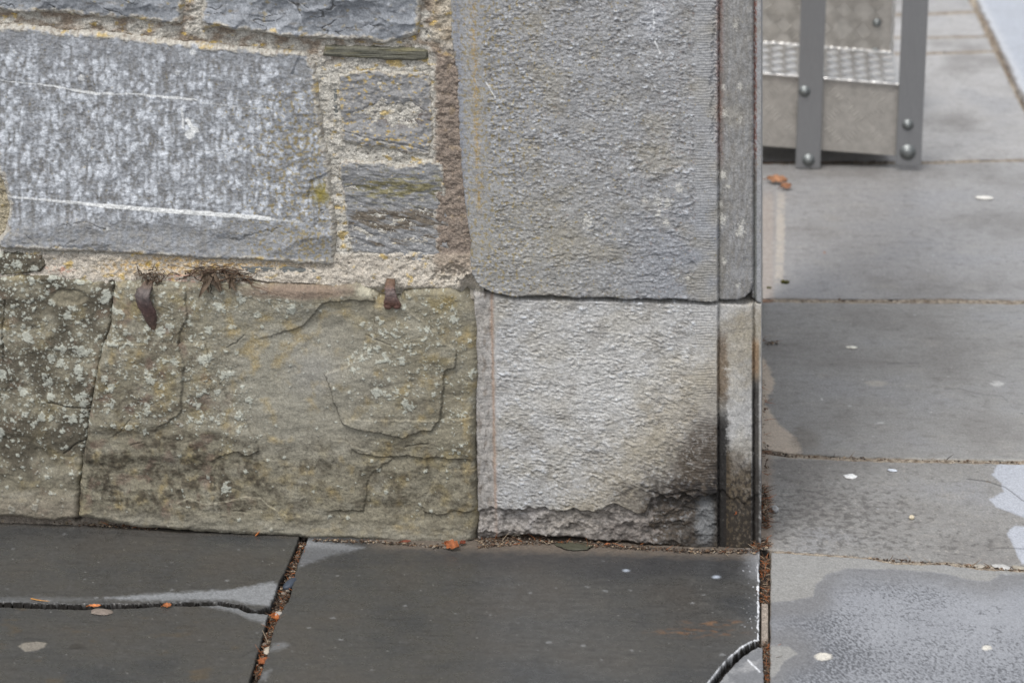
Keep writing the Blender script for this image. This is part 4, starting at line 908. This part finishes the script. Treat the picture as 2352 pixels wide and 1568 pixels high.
DEP = .27
def treadz(a): return zLt+(zRt-zLt)*(a-aL)/(aR-aL)
def lozenges(vs_, fs, org, e1, e2, nrm, w_, h_, pitch, ln, wd, ht, grp=5):
    i = 0; v = pitch/2
    while v < h_:
        u = pitch/2; j = 0
        while u < w_:
            s = 1 if (i+j) % 2 == 0 else -1
            for k in range(grp):
                t = (k-(grp-1)/2)*pitch/grp*.9
                d1 = (e1+e2*s)/math.sqrt(2); d2 = (e1-e2*s)/math.sqrt(2)
                c = org+e1*(u)+e2*(v)+d2*t
                q = [c-d1*ln/2, c-d2*wd/2, c+d1*ln/2, c+d2*wd/2]; top = [c+(p-c)*.45+nrm*ht for p in q]
                add(vs_, fs, q+top, [(4, 5, 6, 7), (0, 1, 5, 4), (1, 2, 6, 5), (2, 3, 7, 6), (3, 0, 4, 7)])
            u += pitch; j += 1
        v += pitch; i += 1
fq = [P3(aL, fo-.0003, zL), P3(aR, fo-.0003, zR), P3(aR, fo-.0003, zRt), P3(aL, fo-.0003, zLt)]
e1 = ux; e2 = np.array([0, 0, 1.0]); vs_ = []; fs = []
lozenges(vs_, fs, fq[0]+e2*.004, e1, e2, -uy, aR-aL-.02, .13, .044, .034, .0036, .0009)
mesh_py('tread_pattern', vs_, fs, M_plate, steps)
tp = [P3(aL, -.002, zLt), P3(aR, -.002, zRt), P3(aR-.006, DEP, zRt+.004), P3(aL, DEP, zLt+.004)]
e1 = (tp[1]-tp[0]); W_ = np.linalg.norm(e1); e1 = e1/W_; e2 = tp[3]-tp[0]; D_ = np.linalg.norm(e2); e2 = e2/D_; nn = np.cross(e1, e2)
vs_ = [p+nn*0 for p in tp]+[p-nn*.004 for p in tp]; fs = [(0, 1, 2, 3), (7, 6, 5, 4), (0, 4, 5, 1), (1, 5, 6, 2), (2, 6, 7, 3), (3, 7, 4, 0)]
lozenges(vs_, fs, tp[0]+nn*.0003, e1, e2, nn, W_, D_, .030, .024, .0036, .0014)
mesh_py('tread', vs_, fs, M_tread, steps)
# weld bead and riser
rp = [P3(aL, DEP, zLt+.004), P3(aR-.012, DEP, zRt+.004), P3(aR-.012, DEP+.01, zRt+.21), P3(aL, DEP+.01, zLt+.21)]
e1 = (rp[1]-rp[0]); W_ = np.linalg.norm(e1); e1 = e1/W_; e2 = rp[3]-rp[0]; D_ = np.linalg.norm(e2); e2 = e2/D_; nn = np.cross(e1, e2)
vs_ = [p for p in rp]+[p-nn*.004 for p in rp]; fs = [(0, 1, 2, 3), (7, 6, 5, 4), (0, 4, 5, 1), (1, 5, 6, 2), (2, 6, 7, 3), (3, 7, 4, 0)]
lozenges(vs_, fs, rp[0]+nn*.0003, e1, e2, nn, W_, D_, .044, .036, .0042, .0030)
riser = mesh_py('riser', vs_, fs, M_plate, steps)
def bead(name, p0, p1, r, mat, lumps=60):
    vs_ = []; fs = []; n = 8; p0 = np.array(p0); p1 = np.array(p1); ax = (p1-p0)/np.linalg.norm(p1-p0); s1 = np.cross(ax, [0, 0, 1]); s1 /= np.linalg.norm(s1); s2 = np.cross(s1, ax)
    for k in range(lumps+1):
        rr = r*(1+.35*math.sin(k*2.1)+.3*rnd.uniform(-1, 1)); c = p0+(p1-p0)*k/lumps
        for i in range(n): t = 2*math.pi*i/n; vs_.append(c+(s1*math.cos(t)+s2*math.sin(t))*rr)
    for k in range(lumps):
        for i in range(n): fs.append((k*n+i, k*n+(i+1) % n, (k+1)*n+(i+1) % n, (k+1)*n+i))
    return mesh_py(name, vs_, fs, mat, steps, smooth=True)
bead('weld_bead', rp[0]-uy*.003, rp[1]-uy*.003, .0035, M_tread)
bead('edge_trim', rp[1]+ux*.002, rp[2]+ux*.002, .004, M_tread, 14)
bead('edge_trim', tp[0]+np.array([0, 0, -.001]), tp[1]+np.array([0, 0, -.001]), .0026, M_tread, 40)
for (bx, by) in ((2014, 52), (2011, 119)):
    a, z = on_front(bx, by, DEP+.002); b_ = bolt(steps, a, z, DEP-.001, .0065); b_.parent = riser; b_.matrix_parent_inverse = Matrix.Identity(4)
quad_plate('tread', [P3(aL, DEP-.006, zLt+.212), P3(aR-.012, DEP-.006, zRt+.212), P3(aR-.012, DEP+.28, zRt+.214), P3(aL, DEP+.28, zLt+.214)], .004, (0, 0, 1), M_tread)
quad_plate('fascia', [P3(aR-.011, .02, zR-.004), P3(aR-.011, DEP+.28, zR-.004), P3(aR-.011, DEP+.28, zRt-.012), P3(aR-.011, .02, zRt-.012)], .004, -ux, M_plate)

quad_plate('back_light_blocker', [P3(aL, DEP+.28, .0), P3(aR-.012, DEP+.28, .0), P3(aR-.012, DEP+.28, zRt+.2), P3(aL, DEP+.28, zLt+.2)], .004, uy, M_plate)  # unseen plate, added to keep the space under the steps dark
quad_plate('end_light_blocker', [P3(aL, .01, .002), P3(aL, DEP+.28, .002), P3(aL, DEP+.28, zLt-.004), P3(aL, .01, zLt-.006)], .004, -ux, M_plate)  # unseen left closure, added to shut light out of the steps
# ------------------------------------------------------------------ loose things
M_iron = attr_mat('rusty_iron', rough=.62, cvar=.3, fine=420, bump=.8)
M_leaf = attr_mat('dead_leaf', rough=.7, cvar=.25, fine=500, bump=.5)
M_peb = attr_mat('pebble', rough=.55, cvar=.15, fine=500, bump=.3)
def bump3(p, k, seed):
    return pn(p[:, 0]*k+p[:, 2]*k*.7, p[:, 1]*k-p[:, 2]*k*.6, seed)
def blobmesh(name, c, r3, color, mat, seed, rough=.18, rotz=0.0, sq=1.0, nu=20, nv=14, var=.12, label=None, cat=None, group=None):
    """lumpy ellipsoid, uneven outline"""
    vs_ = []; cols = []
    for j in range(nv+1):
        th = math.pi*j/nv
        for i in range(nu):
            ph = 2*math.pi*i/nu
            vs_.append((math.sin(th)*math.cos(ph), math.sin(th)*math.sin(ph), math.cos(th)))
    v = np.array(vs_); k = 1+rough*bump3(v, 1.6, seed)+rough*.4*bump3(v, 4, seed+1); v = v*k[:, None]*np.array(r3)
    cr, sr = math.cos(rotz), math.sin(rotz); v = np.stack([v[:, 0]*cr-v[:, 1]*sr, v[:, 0]*sr+v[:, 1]*cr, v[:, 2]], 1)
    base = np.array(color); t = bump3(np.array(vs_), 2.5, seed+2); cols = base*(1+var*t*2)[:, None]
    fs = [(j*nu+i, (j+1)*nu+i, (j+1)*nu+(i+1) % nu, j*nu+(i+1) % nu) for j in range(nv) for i in range(nu)]
    o = mesh_py(name, v, fs, mat, None, cols=np.clip(cols, .004, .9), smooth=True); o.location = tuple(map(float, c))
    return props(o, label, cat, group)
# pebbles and chips on the ground: (px, py, rx, ry, rz mm, colour, label)
def ground_thing(px, py, z=0.0): g = on_ground(float(px), float(py), z); return g
peb = [
 ('pebble', 20, 1192, 8, 6, 5, (150, 163, 176), 'bluish round pebble at the far left wall foot', 0),
 ('pebble', 1184, 1231, 8.5, 6, 6.5, (196, 186, 168), 'pale oval pebble at the foot of the bottom quoin', 0),
 ('pebble', 1204, 1226, 6.5, 5.5, 6, (178, 150, 112), 'tan pebble touching the pale oval one', 0),
 ('pebble', 616, 1486, 6.5, 9, 4, (166, 158, 144), 'round buff pebble wedged in the open joint', -8),
 ('pebble', 640, 1412-6, 8, 6, 5, (158, 154, 148), 'grey pebble where the two open joints meet', -8),
 ('pebble', 668, 1334, 8, 16, 6, (62, 70, 82), 'dark blue-grey stone in the upper part of the open joint', -9),
 ('pebble', 1780, 1174, 6, 7, 5, (160, 162, 164), 'small angular grey pebble beside the orange litter', 0),
 ('pebble', 2094, 1191, 4.5, 4, 3.5, (196, 186, 164), 'small round cream pebble on the mottled flagstone', 0),
 ('stone_chip', 1953, 1095, 10, 7, 1.6, (232, 234, 234), 'bright white flat chip on the mottled flagstone', 0),
 ('stone_chip', 2050, 1081, 8, 4, 1.4, (205, 212, 222), 'flat pale chip lying just below a slab joint', 0),
 ('stone_chip', 1956, 799, 9, 5, 1.6, (226, 224, 214), 'cream flat chip in the middle of the wide flagstone', 0),
 ('stone_chip', 2260, 456, 18, 8, 2.2, (228, 226, 220), 'long white flat chip below the steps, at the right', 0),
 ('stone_chip', 2250, 1299, 7, 5, 1.6, (158, 152, 142), 'first pale chip in the joint at the right edge', -2),
 ('stone_chip', 2300, 1300, 16, 6, 1.6, (176, 176, 174), 'larger pale chip in the joint at the right edge', -2),
 ('stone_chip', 2340, 1302, 11, 5, 1.6, (150, 144, 132), 'buff chip nearest the right edge in the joint', -2),
 ('stone_chip', 232, 1408-2, 15, 8, 1.5, (128, 118, 110), 'thin grey flake at the lip of the cracked joint', 0),
 ('stone_chip', 1320, 1256, 26, 12, 1.6, (74, 74, 62), 'flat dark olive flake at the foot of the bottom quoin', 1),
]
for i, (nm, px, py, rx, ry, rz, c, lab, dz) in enumerate(peb):
    g = ground_thing(px, py); blobmesh(nm, (g[0], g[1], (dz+rz*.75)/1000), (rx/1000, ry*1.3/1000, rz/1000), lin(*c), M_peb, 900+i*5, rough=.32 if 'chip' in nm else .14, rotz=rnd.uniform(-.4, .4), label=lab, cat='pebble' if nm == 'pebble' else 'stone chip')

def leaf(name, c, L, W, rotz, tilt, col, seed, label, lobed=True, curl=.25, cat='leaf'):
    """thin dry leaf with a midrib fold, a curled blade and a stalk"""
    n = 14; m = 6; vs_ = []; cols = []; r_ = random.Random(seed)
    for i in range(n+1):
        t = i/n; w = math.sin(math.pi*min(1, t*1.02))**.7*W/2*(1+(.22*math.sin(t*19+seed) if lobed else 0))
        for j in range(-m, m+1):
            s = j/m; z = curl*W*abs(s)**1.3+curl*.6*L*(t-.5)**2+r_.uniform(-.02, .02)*W; vs_.append(((t-.5)*L, s*w, z)); cols.append(np.array(col)*(1+.25*math.sin(i*.9+j*.7)-.25*(abs(j) < 1)))
    fs = [(i*(2*m+1)+j, (i+1)*(2*m+1)+j, (i+1)*(2*m+1)+j+1, i*(2*m+1)+j+1) for i in range(n) for j in range(2*m)]
    k = len(vs_)
    for i in range(6):
        x = -L/2-i*L*.05; 
        for (dy, dz) in ((-.0005, 0), (.0005, 0), (0, .0008)): vs_.append((x, dy, curl*.15*L+dz-i*.0003)); cols.append(np.array(col)*.6)
    for i in range(5):
        for q in range(3): fs.append((k+i*3+q, k+i*3+(q+1) % 3, k+i*3+3+(q+1) % 3, k+i*3+3+q))
    o = mesh_py(name, vs_, fs, M_leaf, None, cols=np.clip(cols, .004, .9), smooth=True)
    sm = o.modifiers.new('thickness', 'SOLIDIFY'); sm.thickness = .0004
    o.location = tuple(map(float, c)); o.rotation_euler = (tilt, 0, rotz)
    return props(o, label, cat)
ORG = lin(142, 84, 50); ORD = lin(108, 56, 38); TAN = lin(176, 140, 92)
g = ground_thing(1040, 1259); leaf('dead_leaf', (g[0], g[1]-.004, .006), .026, .016, -.5, .55, ORG, 1, 'curled rust-orange leaf at the foot of the olive base block')
g = ground_thing(1062, 1252); leaf('dead_leaf', (g[0], g[1], .004), .012, .008, 1.0, .3, ORD, 2, 'small dark orange leaf scrap just right of the curled rust leaf')
g = ground_thing(632, 1415); leaf('dead_leaf', (g[0], g[1], -.003), .022, .015, 1.9, .2, lin(150, 88, 46), 3, 'bright orange leaf filling the open joint at its junction')
g = ground_thing(612, 1515); leaf('dead_leaf', (g[0]-.004, g[1], -.004), .020, .014, 1.0, .2, ORG, 4, 'orange leaf in the open joint below the buff pebble')
g = ground_thing(378, 1408-1); leaf('dead_leaf', (g[0], g[1]+.02, .002), .012, .009, .2, .3, lin(150, 92, 52), 5, 'small orange leaf bit on the cracked joint, midway along')
g = ground_thing(208, 1414); leaf('dead_leaf', (g[0], g[1]+.03, .002), .017, .006, .1, .2, lin(190, 120, 70), 6, 'thin orange sliver beside the grey flake on the cracked joint')
g = ground_thing(1785, 422); leaf('dead_leaf', (g[0], g[1], .006), .045, .026, -.3, .3, lin(150, 108, 78), 7, 'pale orange leaf on the slab just left of the steps')
g = ground_thing(1804, 436); leaf('dead_leaf', (g[0], g[1], .006), .026, .02, .6, .4, lin(140, 100, 74), 8, 'smaller orange leaf overlapping the pale one by the steps')
g = ground_thing(932, 1248); leaf('dead_leaf', (g[0], g[1], .003), .015, .006, .3, .2, ORD, 9, 'dark red-brown leaf strip at the base of the olive block')
g = ground_thing(1395, 1254); leaf('dead_leaf', (g[0], g[1], .003), .007, .005, .3, .2, lin(150, 92, 56), 10, 'tiny bright orange leaf crumb under the bottom quoin')
c = on_wall(1690., 1174., -.006); c[0] = on_wall(1690., 1174., -.006)[0]; c = on_wall(1690., 1174., -.010)
leaf('dead_leaf', (c[0], -.016, c[2]), .008, .004, 1.5, 1.2, lin(140, 80, 46), 11, 'tiny orange leaf stuck on the sooty band of the bottom quoin')

def ribbon(vs_, fs, cols, p0, dirv, L, r, bend, col, n=6):
    d = np.array(dirv, float); d /= np.linalg.norm(d); bend = np.array(bend, float); k0 = len(vs_)
    s1 = np.cross(d, [.3, .2, 1]); s1 /= np.linalg.norm(s1); s2 = np.cross(d, s1)
    for i in range(n+1):
        t = i/n; c_ = np.array(p0)+d*L*t+bend*L*t*t; rr = r*(1-.75*t)
        for q in range(3): a_ = q*2.1; vs_.append(c_+(s1*math.cos(a_)+s2*math.sin(a_))*rr); cols.append(np.array(col)*(.8+.4*t))
    for i in range(n):
        for q in range(3): fs.append((k0+i*3+q, k0+i*3+(q+1) % 3, k0+i*3+3+(q+1) % 3, k0+i*3+3+q))
# a lone needle leaning on the base block
vs_, fs, cols = [], [], []
g = ground_thing(588, 1229); ribbon(vs_, fs, cols, (g[0], g[1]-.004, .001), (.7, .1, .75), .022, .0018, (0, .1, .1), lin(196, 120, 66))
props(mesh_py('pine_needle', vs_, fs, M_leaf, None, cols=np.clip(cols, .004, .9), smooth=True), 'orange needle leaning against the long olive base block', 'needle')
vs_, fs, cols = [], [], []
g = ground_thing(60, 1398-3); ribbon(vs_, fs, cols, (g[0], g[1]+.03, .001), (1, -.5, .02), .034, .0014, (0, 0, .1), lin(206, 150, 84))
props(mesh_py('pine_needle', vs_, fs, M_leaf, None, cols=np.clip(cols, .004, .9), smooth=True), 'straw-coloured needle across the cracked joint at the far left', 'needle')

# litter in the joints and along the wall foot: uncountable
def litter(name, spots_, label, cat, needle=.35, orange=.3):
    vs_, fs, cols = [], [], []
    pal = [lin(106, 86, 68), lin(94, 74, 60), lin(86, 72, 60), lin(66, 54, 44), lin(48, 40, 35), lin(150, 134, 114), lin(128, 120, 110), lin(58, 50, 44)]
    for (px, py, z) in spots_:
        g = on_ground(px, py, 0); p = np.array([g[0], g[1], z])
        c = pal[rnd.randrange(len(pal))]
        if rnd.random() < needle:
            c = lin(150, 92, 54) if rnd.random() < orange else pal[rnd.choice([0, 1, 1, 2, 3, 5])]
            ribbon(vs_, fs, cols, p+[0, 0, .002], (rnd.uniform(-1, 1), rnd.uniform(-1, 1), rnd.uniform(-.1, .35)), rnd.uniform(.006, .018), rnd.uniform(.0004, .0009), (rnd.uniform(-.4, .4), rnd.uniform(-.4, .4), 0), c, 4)
        else:
            r = rnd.uniform(.0006, .0022)*(1 if rnd.random() < .9 else 1.7); k0 = len(vs_)
            for v in ((1, 0, 0), (0, 1, 0), (-1, 0, 0), (0, -1, 0), (0, 0, 1), (0, 0, -1), (.6, .6, .5), (-.6, .5, .5)):
                vs_.append(p+np.array(v)*r*np.array([rnd.uniform(.6, 1.3), rnd.uniform(.6, 1.3), rnd.uniform(.4, .9)])+[0, 0, r*.4]); cols.append(c)
            for f_ in ((0, 1, 6), (6, 1, 4), (0, 6, 4), (1, 2, 7), (7, 2, 4), (1, 7, 4), (2, 3, 4), (3, 0, 4), (1, 0, 5), (2, 1, 5), (3, 2, 5), (0, 3, 5)): fs.append(tuple(k0+i for i in f_))
    return props(mesh_py(name, vs_, fs, M_leaf, None, cols=np.clip(cols, .004, .9)), label, cat, None, 'stuff')
def along(P, n, wid):
    out = []; seg = [math.dist(P[i], P[i+1]) for i in range(len(P)-1)]; T = sum(seg)
    for _ in range(n):
        t = rnd.random()*T; i = 0
        while i < len(seg)-1 and t > seg[i]: t -= seg[i]; i += 1
        k = min(1, t/seg[i]); out.append((P[i][0]+(P[i+1][0]-P[i][0])*k+rnd.gauss(0, wid), P[i][1]+(P[i+1][1]-P[i][1])*k+rnd.gauss(0, wid*.5)))
    return out
litter('leaf_litter', [(x, y, rnd.uniform(-.014, -.006)) for x, y in along(JL[0][:-1], 1500, 5)], 'brown needles, grit and leaf bits packed in the open joint between the dark flagstones', 'leaf litter', .25, .35)
litter('leaf_litter', [(x, y, rnd.uniform(-.013, -.005)) for x, y in along([(1757, 1272), (1757, 1378)], 500, 4)+along([(1760, 1470), (1762, 1575)], 450, 3)], 'orange needles and dark soil in the straight joint below the wall corner', 'leaf litter', .4)
litter('leaf_litter', [(x, y, rnd.uniform(.0, .005)) for x, y in along([(1754, 1120), (1757, 1180), (1760, 1215)], 420, 4.5)+along([(1735, 1262), (1762, 1250)], 200, 7)+along([(1752, 850), (1760, 1100)], 90, 4)+along([(1752, 780), (1760, 792), (1790, 790)], 40, 2)], 'orange and brown needle drift against the right side of the wall corner', 'leaf litter', .45)
litter('leaf_litter', [(x, y, rnd.uniform(-.001, .003)) for x, y in along([(1100, 1246), (1180, 1238), (1260, 1240)], 600, 5)+along([(1100, 1256), (1250, 1246), (1400, 1256), (1600, 1268), (1735, 1268)], 900, 4)], 'brown grit and leaf crumbs along the foot of the quoins', 'leaf litter', .10, .12)
litter('grit', [(x, y, rnd.uniform(-.001, .003)) for x, y in along([(-10, 1194), (100, 1199), (280, 1210), (360, 1216)], 500, 3)+along([(720, 1243), (860, 1246), (1040, 1260)], 300, 2.5)], 'fine pale grit along the foot of the olive base course', 'grit', .05)
litter('leaf_litter', [(x, y, rnd.uniform(-.003, .0)) for x, y in along([(1788, 690), (2183, 690)], 50, 1.0)+along([(1760, 1040), (1820, 1046)], 60, 3)+along([(1820, 1046), (2120, 1057), (2352, 1062)], 110, 1.4)+along([(1995, 1281), (2169, 1294), (2352, 1309)], 160, 1.6)+along([(1790, 376), (2050, 371)], 240, 5)], 'thin brown crumbs in the joints of the right-hand flagstones', 'leaf litter', .08, .1)
vs0 = [(x, y, rnd.uniform(-.001, .004)) for x, y in along([(2245, 28), (2272, 75), (2312, 160), (2350, 245)], 260, 4)]
litter('leaf_litter', vs0, 'brown dirt line along the pale kerb at the top right', 'leaf litter', .1)

# moss tufts
def moss(px, py, r, label, n=160):
    vs_, fs, cols = [], [], []; g = ground_thing(px, py)
    for _ in range(n):
        a_ = rnd.uniform(0, 6.28); q = rnd.random()**.6*r; ribbon(vs_, fs, cols, (g[0]+q*math.cos(a_), g[1]+q*math.sin(a_), 0), (math.cos(a_)*.5, math.sin(a_)*.5, 1), rnd.uniform(.5, 1)*r*.9, .0006, (0, 0, 0), lin(84+rnd.randint(-12, 20), 86, 40), 3)
    props(mesh_py('moss_tuft', vs_, fs, M_leaf, None, cols=np.clip(cols, .004, .9)), label, 'moss')
moss(1803, 650, .007, 'small dark moss tuft at the slab joint, right of the quoin')
moss(1766, 662, .004, 'tiny moss tuft close to the quoin, left of the larger tuft', 60)

# iron wedges driven into the joint
def loft(name, rings, cols, mat, label, cat):
    vs_ = []; cc = []; n = len(rings[0])
    for row, (r_, c) in enumerate(zip(rings, resamp(cols))):
        nz = fbm(np.arange(len(r_))*.7, np.full(len(r_), row*.35), 33, 3)
        for p, q in zip(r_, nz): vs_.append(p); cc.append(c*(1+.5*q)*.85+lin(110, 70, 50)*max(0, q)*.3)
    fs = [(k*n+i, k*n+(i+1) % n, (k+1)*n+(i+1) % n, (k+1)*n+i) for k in range(len(rings)-1) for i in range(n)]
    fs.append(tuple(range(n))[::-1]); fs.append(tuple(range((len(rings)-1)*n, len(rings)*n)))
    o = mesh_py(name, vs_, fs, mat, None, cols=np.clip(cc, .004, .9), smooth=True)
    return props(o, label, cat)
def wedge_rings(path, seed, sq=2.6):
    """path: (px, py, y mm out of the wall plane, half width px, half thickness mm, roll)"""
    P = np.array(path, float); t0 = np.linspace(0, 1, len(P)); T = np.linspace(0, 1, 44)
    Q = np.stack([np.interp(T, t0, P[:, k]) for k in range(6)], 1); out = []; ns = 26
    for row, (px, py, ym, hw, ht, roll) in enumerate(Q):
        c = on_wall(float(px), float(py), -ym/1000); ring = []
        ph = np.arange(ns)*2*np.pi/ns
        nz = fbm(np.cos(ph)*1.5+seed, np.sin(ph)*1.5+row*.16, seed, 4, .65)
        for i in range(ns):
            t = ph[i]; k = 1+.42*nz[i]; cx = math.copysign(abs(math.cos(t))**(2/sq), math.cos(t)); cy = math.copysign(abs(math.sin(t))**(2/sq), math.sin(t))
            a_ = cx*hw*.00066*k; b_ = cy*ht/1000*k
            ring.append(c+np.array([a_*math.cos(roll)-b_*math.sin(roll), -(b_*math.cos(roll)+a_*math.sin(roll)), 0]))
        out.append(ring)
    return out
def resamp(cols): 
    C_ = np.array(cols); return np.stack([np.interp(np.linspace(0, 1, 44), np.linspace(0, 1, len(C_)), C_[:, k]) for k in range(3)], 1)
w1 = [(897, 640, 10, 9, 3, 0), (896, 655, 20, 11, 3.5, 0), (896, 662, 25, 12, 4, 0), (897, 672, 27, 12, 4, 0), (898, 684, 27, 14, 3.6, 0), (900, 696, 26, 18, 3, 0), (901, 702, 25, 19, 2.4, 0)]
cw = [lin(108, 86, 70), lin(108, 86, 74), lin(112, 94, 90), lin(116, 104, 102), lin(112, 94, 90), lin(104, 78, 70), lin(102, 74, 64)]
loft('iron_wedge', wedge_rings(w1, 3), cw, M_iron, 'short rusty iron wedge with a forked tip, in the joint near the quoins', 'iron wedge')
o1 = bpy.data.objects['iron_wedge']
# the two rounded lobes of its forked tip are part of the forging
vs_ = []; fs = []
for (px, sx) in ((891, -1), (911, 1)):
    c = on_wall(float(px), 703., -.025); k0 = len(vs_)
    for j in range(9):
        for i in range(12):
            th = math.pi*j/8; ph = 2*math.pi*i/12; vs_.append(c+np.array([math.sin(th)*math.cos(ph)*.0062, math.sin(th)*math.sin(ph)*.0028, math.cos(th)*.0048]))
    fs += [(k0+j*12+i, k0+(j+1)*12+i, k0+(j+1)*12+(i+1) % 12, k0+j*12+(i+1) % 12) for j in range(8) for i in range(12)]
t_ = mesh_py('forked_tip', vs_, fs, M_iron, None, cols=[lin(100, 74, 66)]*len(vs_), smooth=True); t_.parent = o1
w2 = [(344, 640, 6, 10, 4, .2), (340, 652, 14, 13, 5, .2), (331, 664, 24, 19, 6, .5), (326, 680, 29, 20, 6.5, .7), (331, 696, 30, 19, 6, .5), (340, 712, 28, 17, 5, .2), (346, 726, 25, 14, 4, -.1), (349, 742, 22, 10, 3, -.3), (353, 756, 19, 6, 2, -.3), (354, 764, 18, 3, 1.2, -.3)]
cw2 = [lin(112, 92, 76), lin(106, 92, 82), lin(102, 95, 93), lin(96, 88, 87), lin(94, 80, 79), lin(98, 78, 76), lin(98, 80, 76), lin(96, 80, 74), lin(98, 80, 70), lin(90, 74, 62)]
loft('iron_wedge', wedge_rings(w2, 9), cw2, M_iron, 'long twisted dark iron spike bent over the top of the cracked base course', 'iron wedge')

# dried weed in the joint
def weed(px, py, n, L, label, seed, spread=1.0, y0=.012, leaves=7):
    """tangled rootlets on a random walk, with a few crumpled dead blades"""
    r_ = random.Random(seed); vs_, fs, cols = [], [], []; c = on_wall(float(px), float(py), -y0)
    for _ in range(n):
        cl = r_.choice([lin(98, 78, 62), lin(80, 62, 50), lin(120, 104, 86), lin(64, 54, 46), lin(100, 78, 62)])
        p = c+np.array([r_.gauss(0, .016)*spread, r_.uniform(-.004, .003), r_.gauss(0, .004)]); a_ = r_.uniform(-3.14, 3.14); yv = r_.uniform(-.5, .1)
        m_ = r_.randint(6, 14); rad = r_.choice([.0005, .0007, .0011]); k0 = len(vs_)
        for i in range(m_+1):
            a_ += r_.gauss(0, .55); st_ = L*.09; p = p+np.array([math.cos(a_)*spread, yv*.5, math.sin(a_)*.6-.18*i/m_])*st_; yv += r_.gauss(0, .2)
            rr = rad*(1-.6*i/m_)
            for q in range(3): vs_.append(p+np.array([math.cos(q*2.1+i*.2), math.sin(q*2.1), math.sin(q*2.1+i*.2)])*rr); cols.append(cl)
        for i in range(m_):
            for q in range(3): fs.append((k0+i*3+q, k0+i*3+(q+1) % 3, k0+i*3+3+(q+1) % 3, k0+i*3+3+q))
    for _ in range(leaves):
        cl = r_.choice([lin(92, 78, 64), lin(78, 66, 54), lin(116, 100, 80)]); a_ = r_.uniform(-2.6, -.4); ln = L*r_.uniform(.4, .9); wd = ln*r_.uniform(.22, .4)
        p = c+np.array([r_.gauss(0, .012)*spread, -.004, .003]); u = np.array([math.cos(a_), -.35, math.sin(a_)]); v = np.array([-math.sin(a_), r_.uniform(-.6, .6), math.cos(a_)]); k0 = len(vs_)
        for i in range(9):
            t = i/8; w_ = math.sin(math.pi*min(.98, t*.95+.05))*wd/2
            for j in (-1, -.5, 0, .5, 1):
                vs_.append(p+u*ln*t+v*j*w_+np.array([0, -1, 0])*(abs(j)*w_*.7+.001*math.sin(i*1.7+j*3+seed))+np.array([0, 0, -1])*t*t*ln*.3); cols.append(np.array(cl)*(1+.3*math.sin(i*1.3+j*2)))
        fs += [(k0+i*5+j, k0+(i+1)*5+j, k0+(i+1)*5+j+1, k0+i*5+j+1) for i in range(8) for j in range(4)]
    props(mesh_py('dried_weed', vs_, fs, M_leaf, None, cols=np.clip(cols, .004, .9), smooth=True), label, 'dried weed')
weed(500, 628, 70, .040, 'tangled brown dried weed hanging from the joint under the large block', 5, 1.3)
weed(350, 632, 40, .028, 'small dry brown rootlet tuft just above the twisted iron spike', 6, .7, leaves=3)
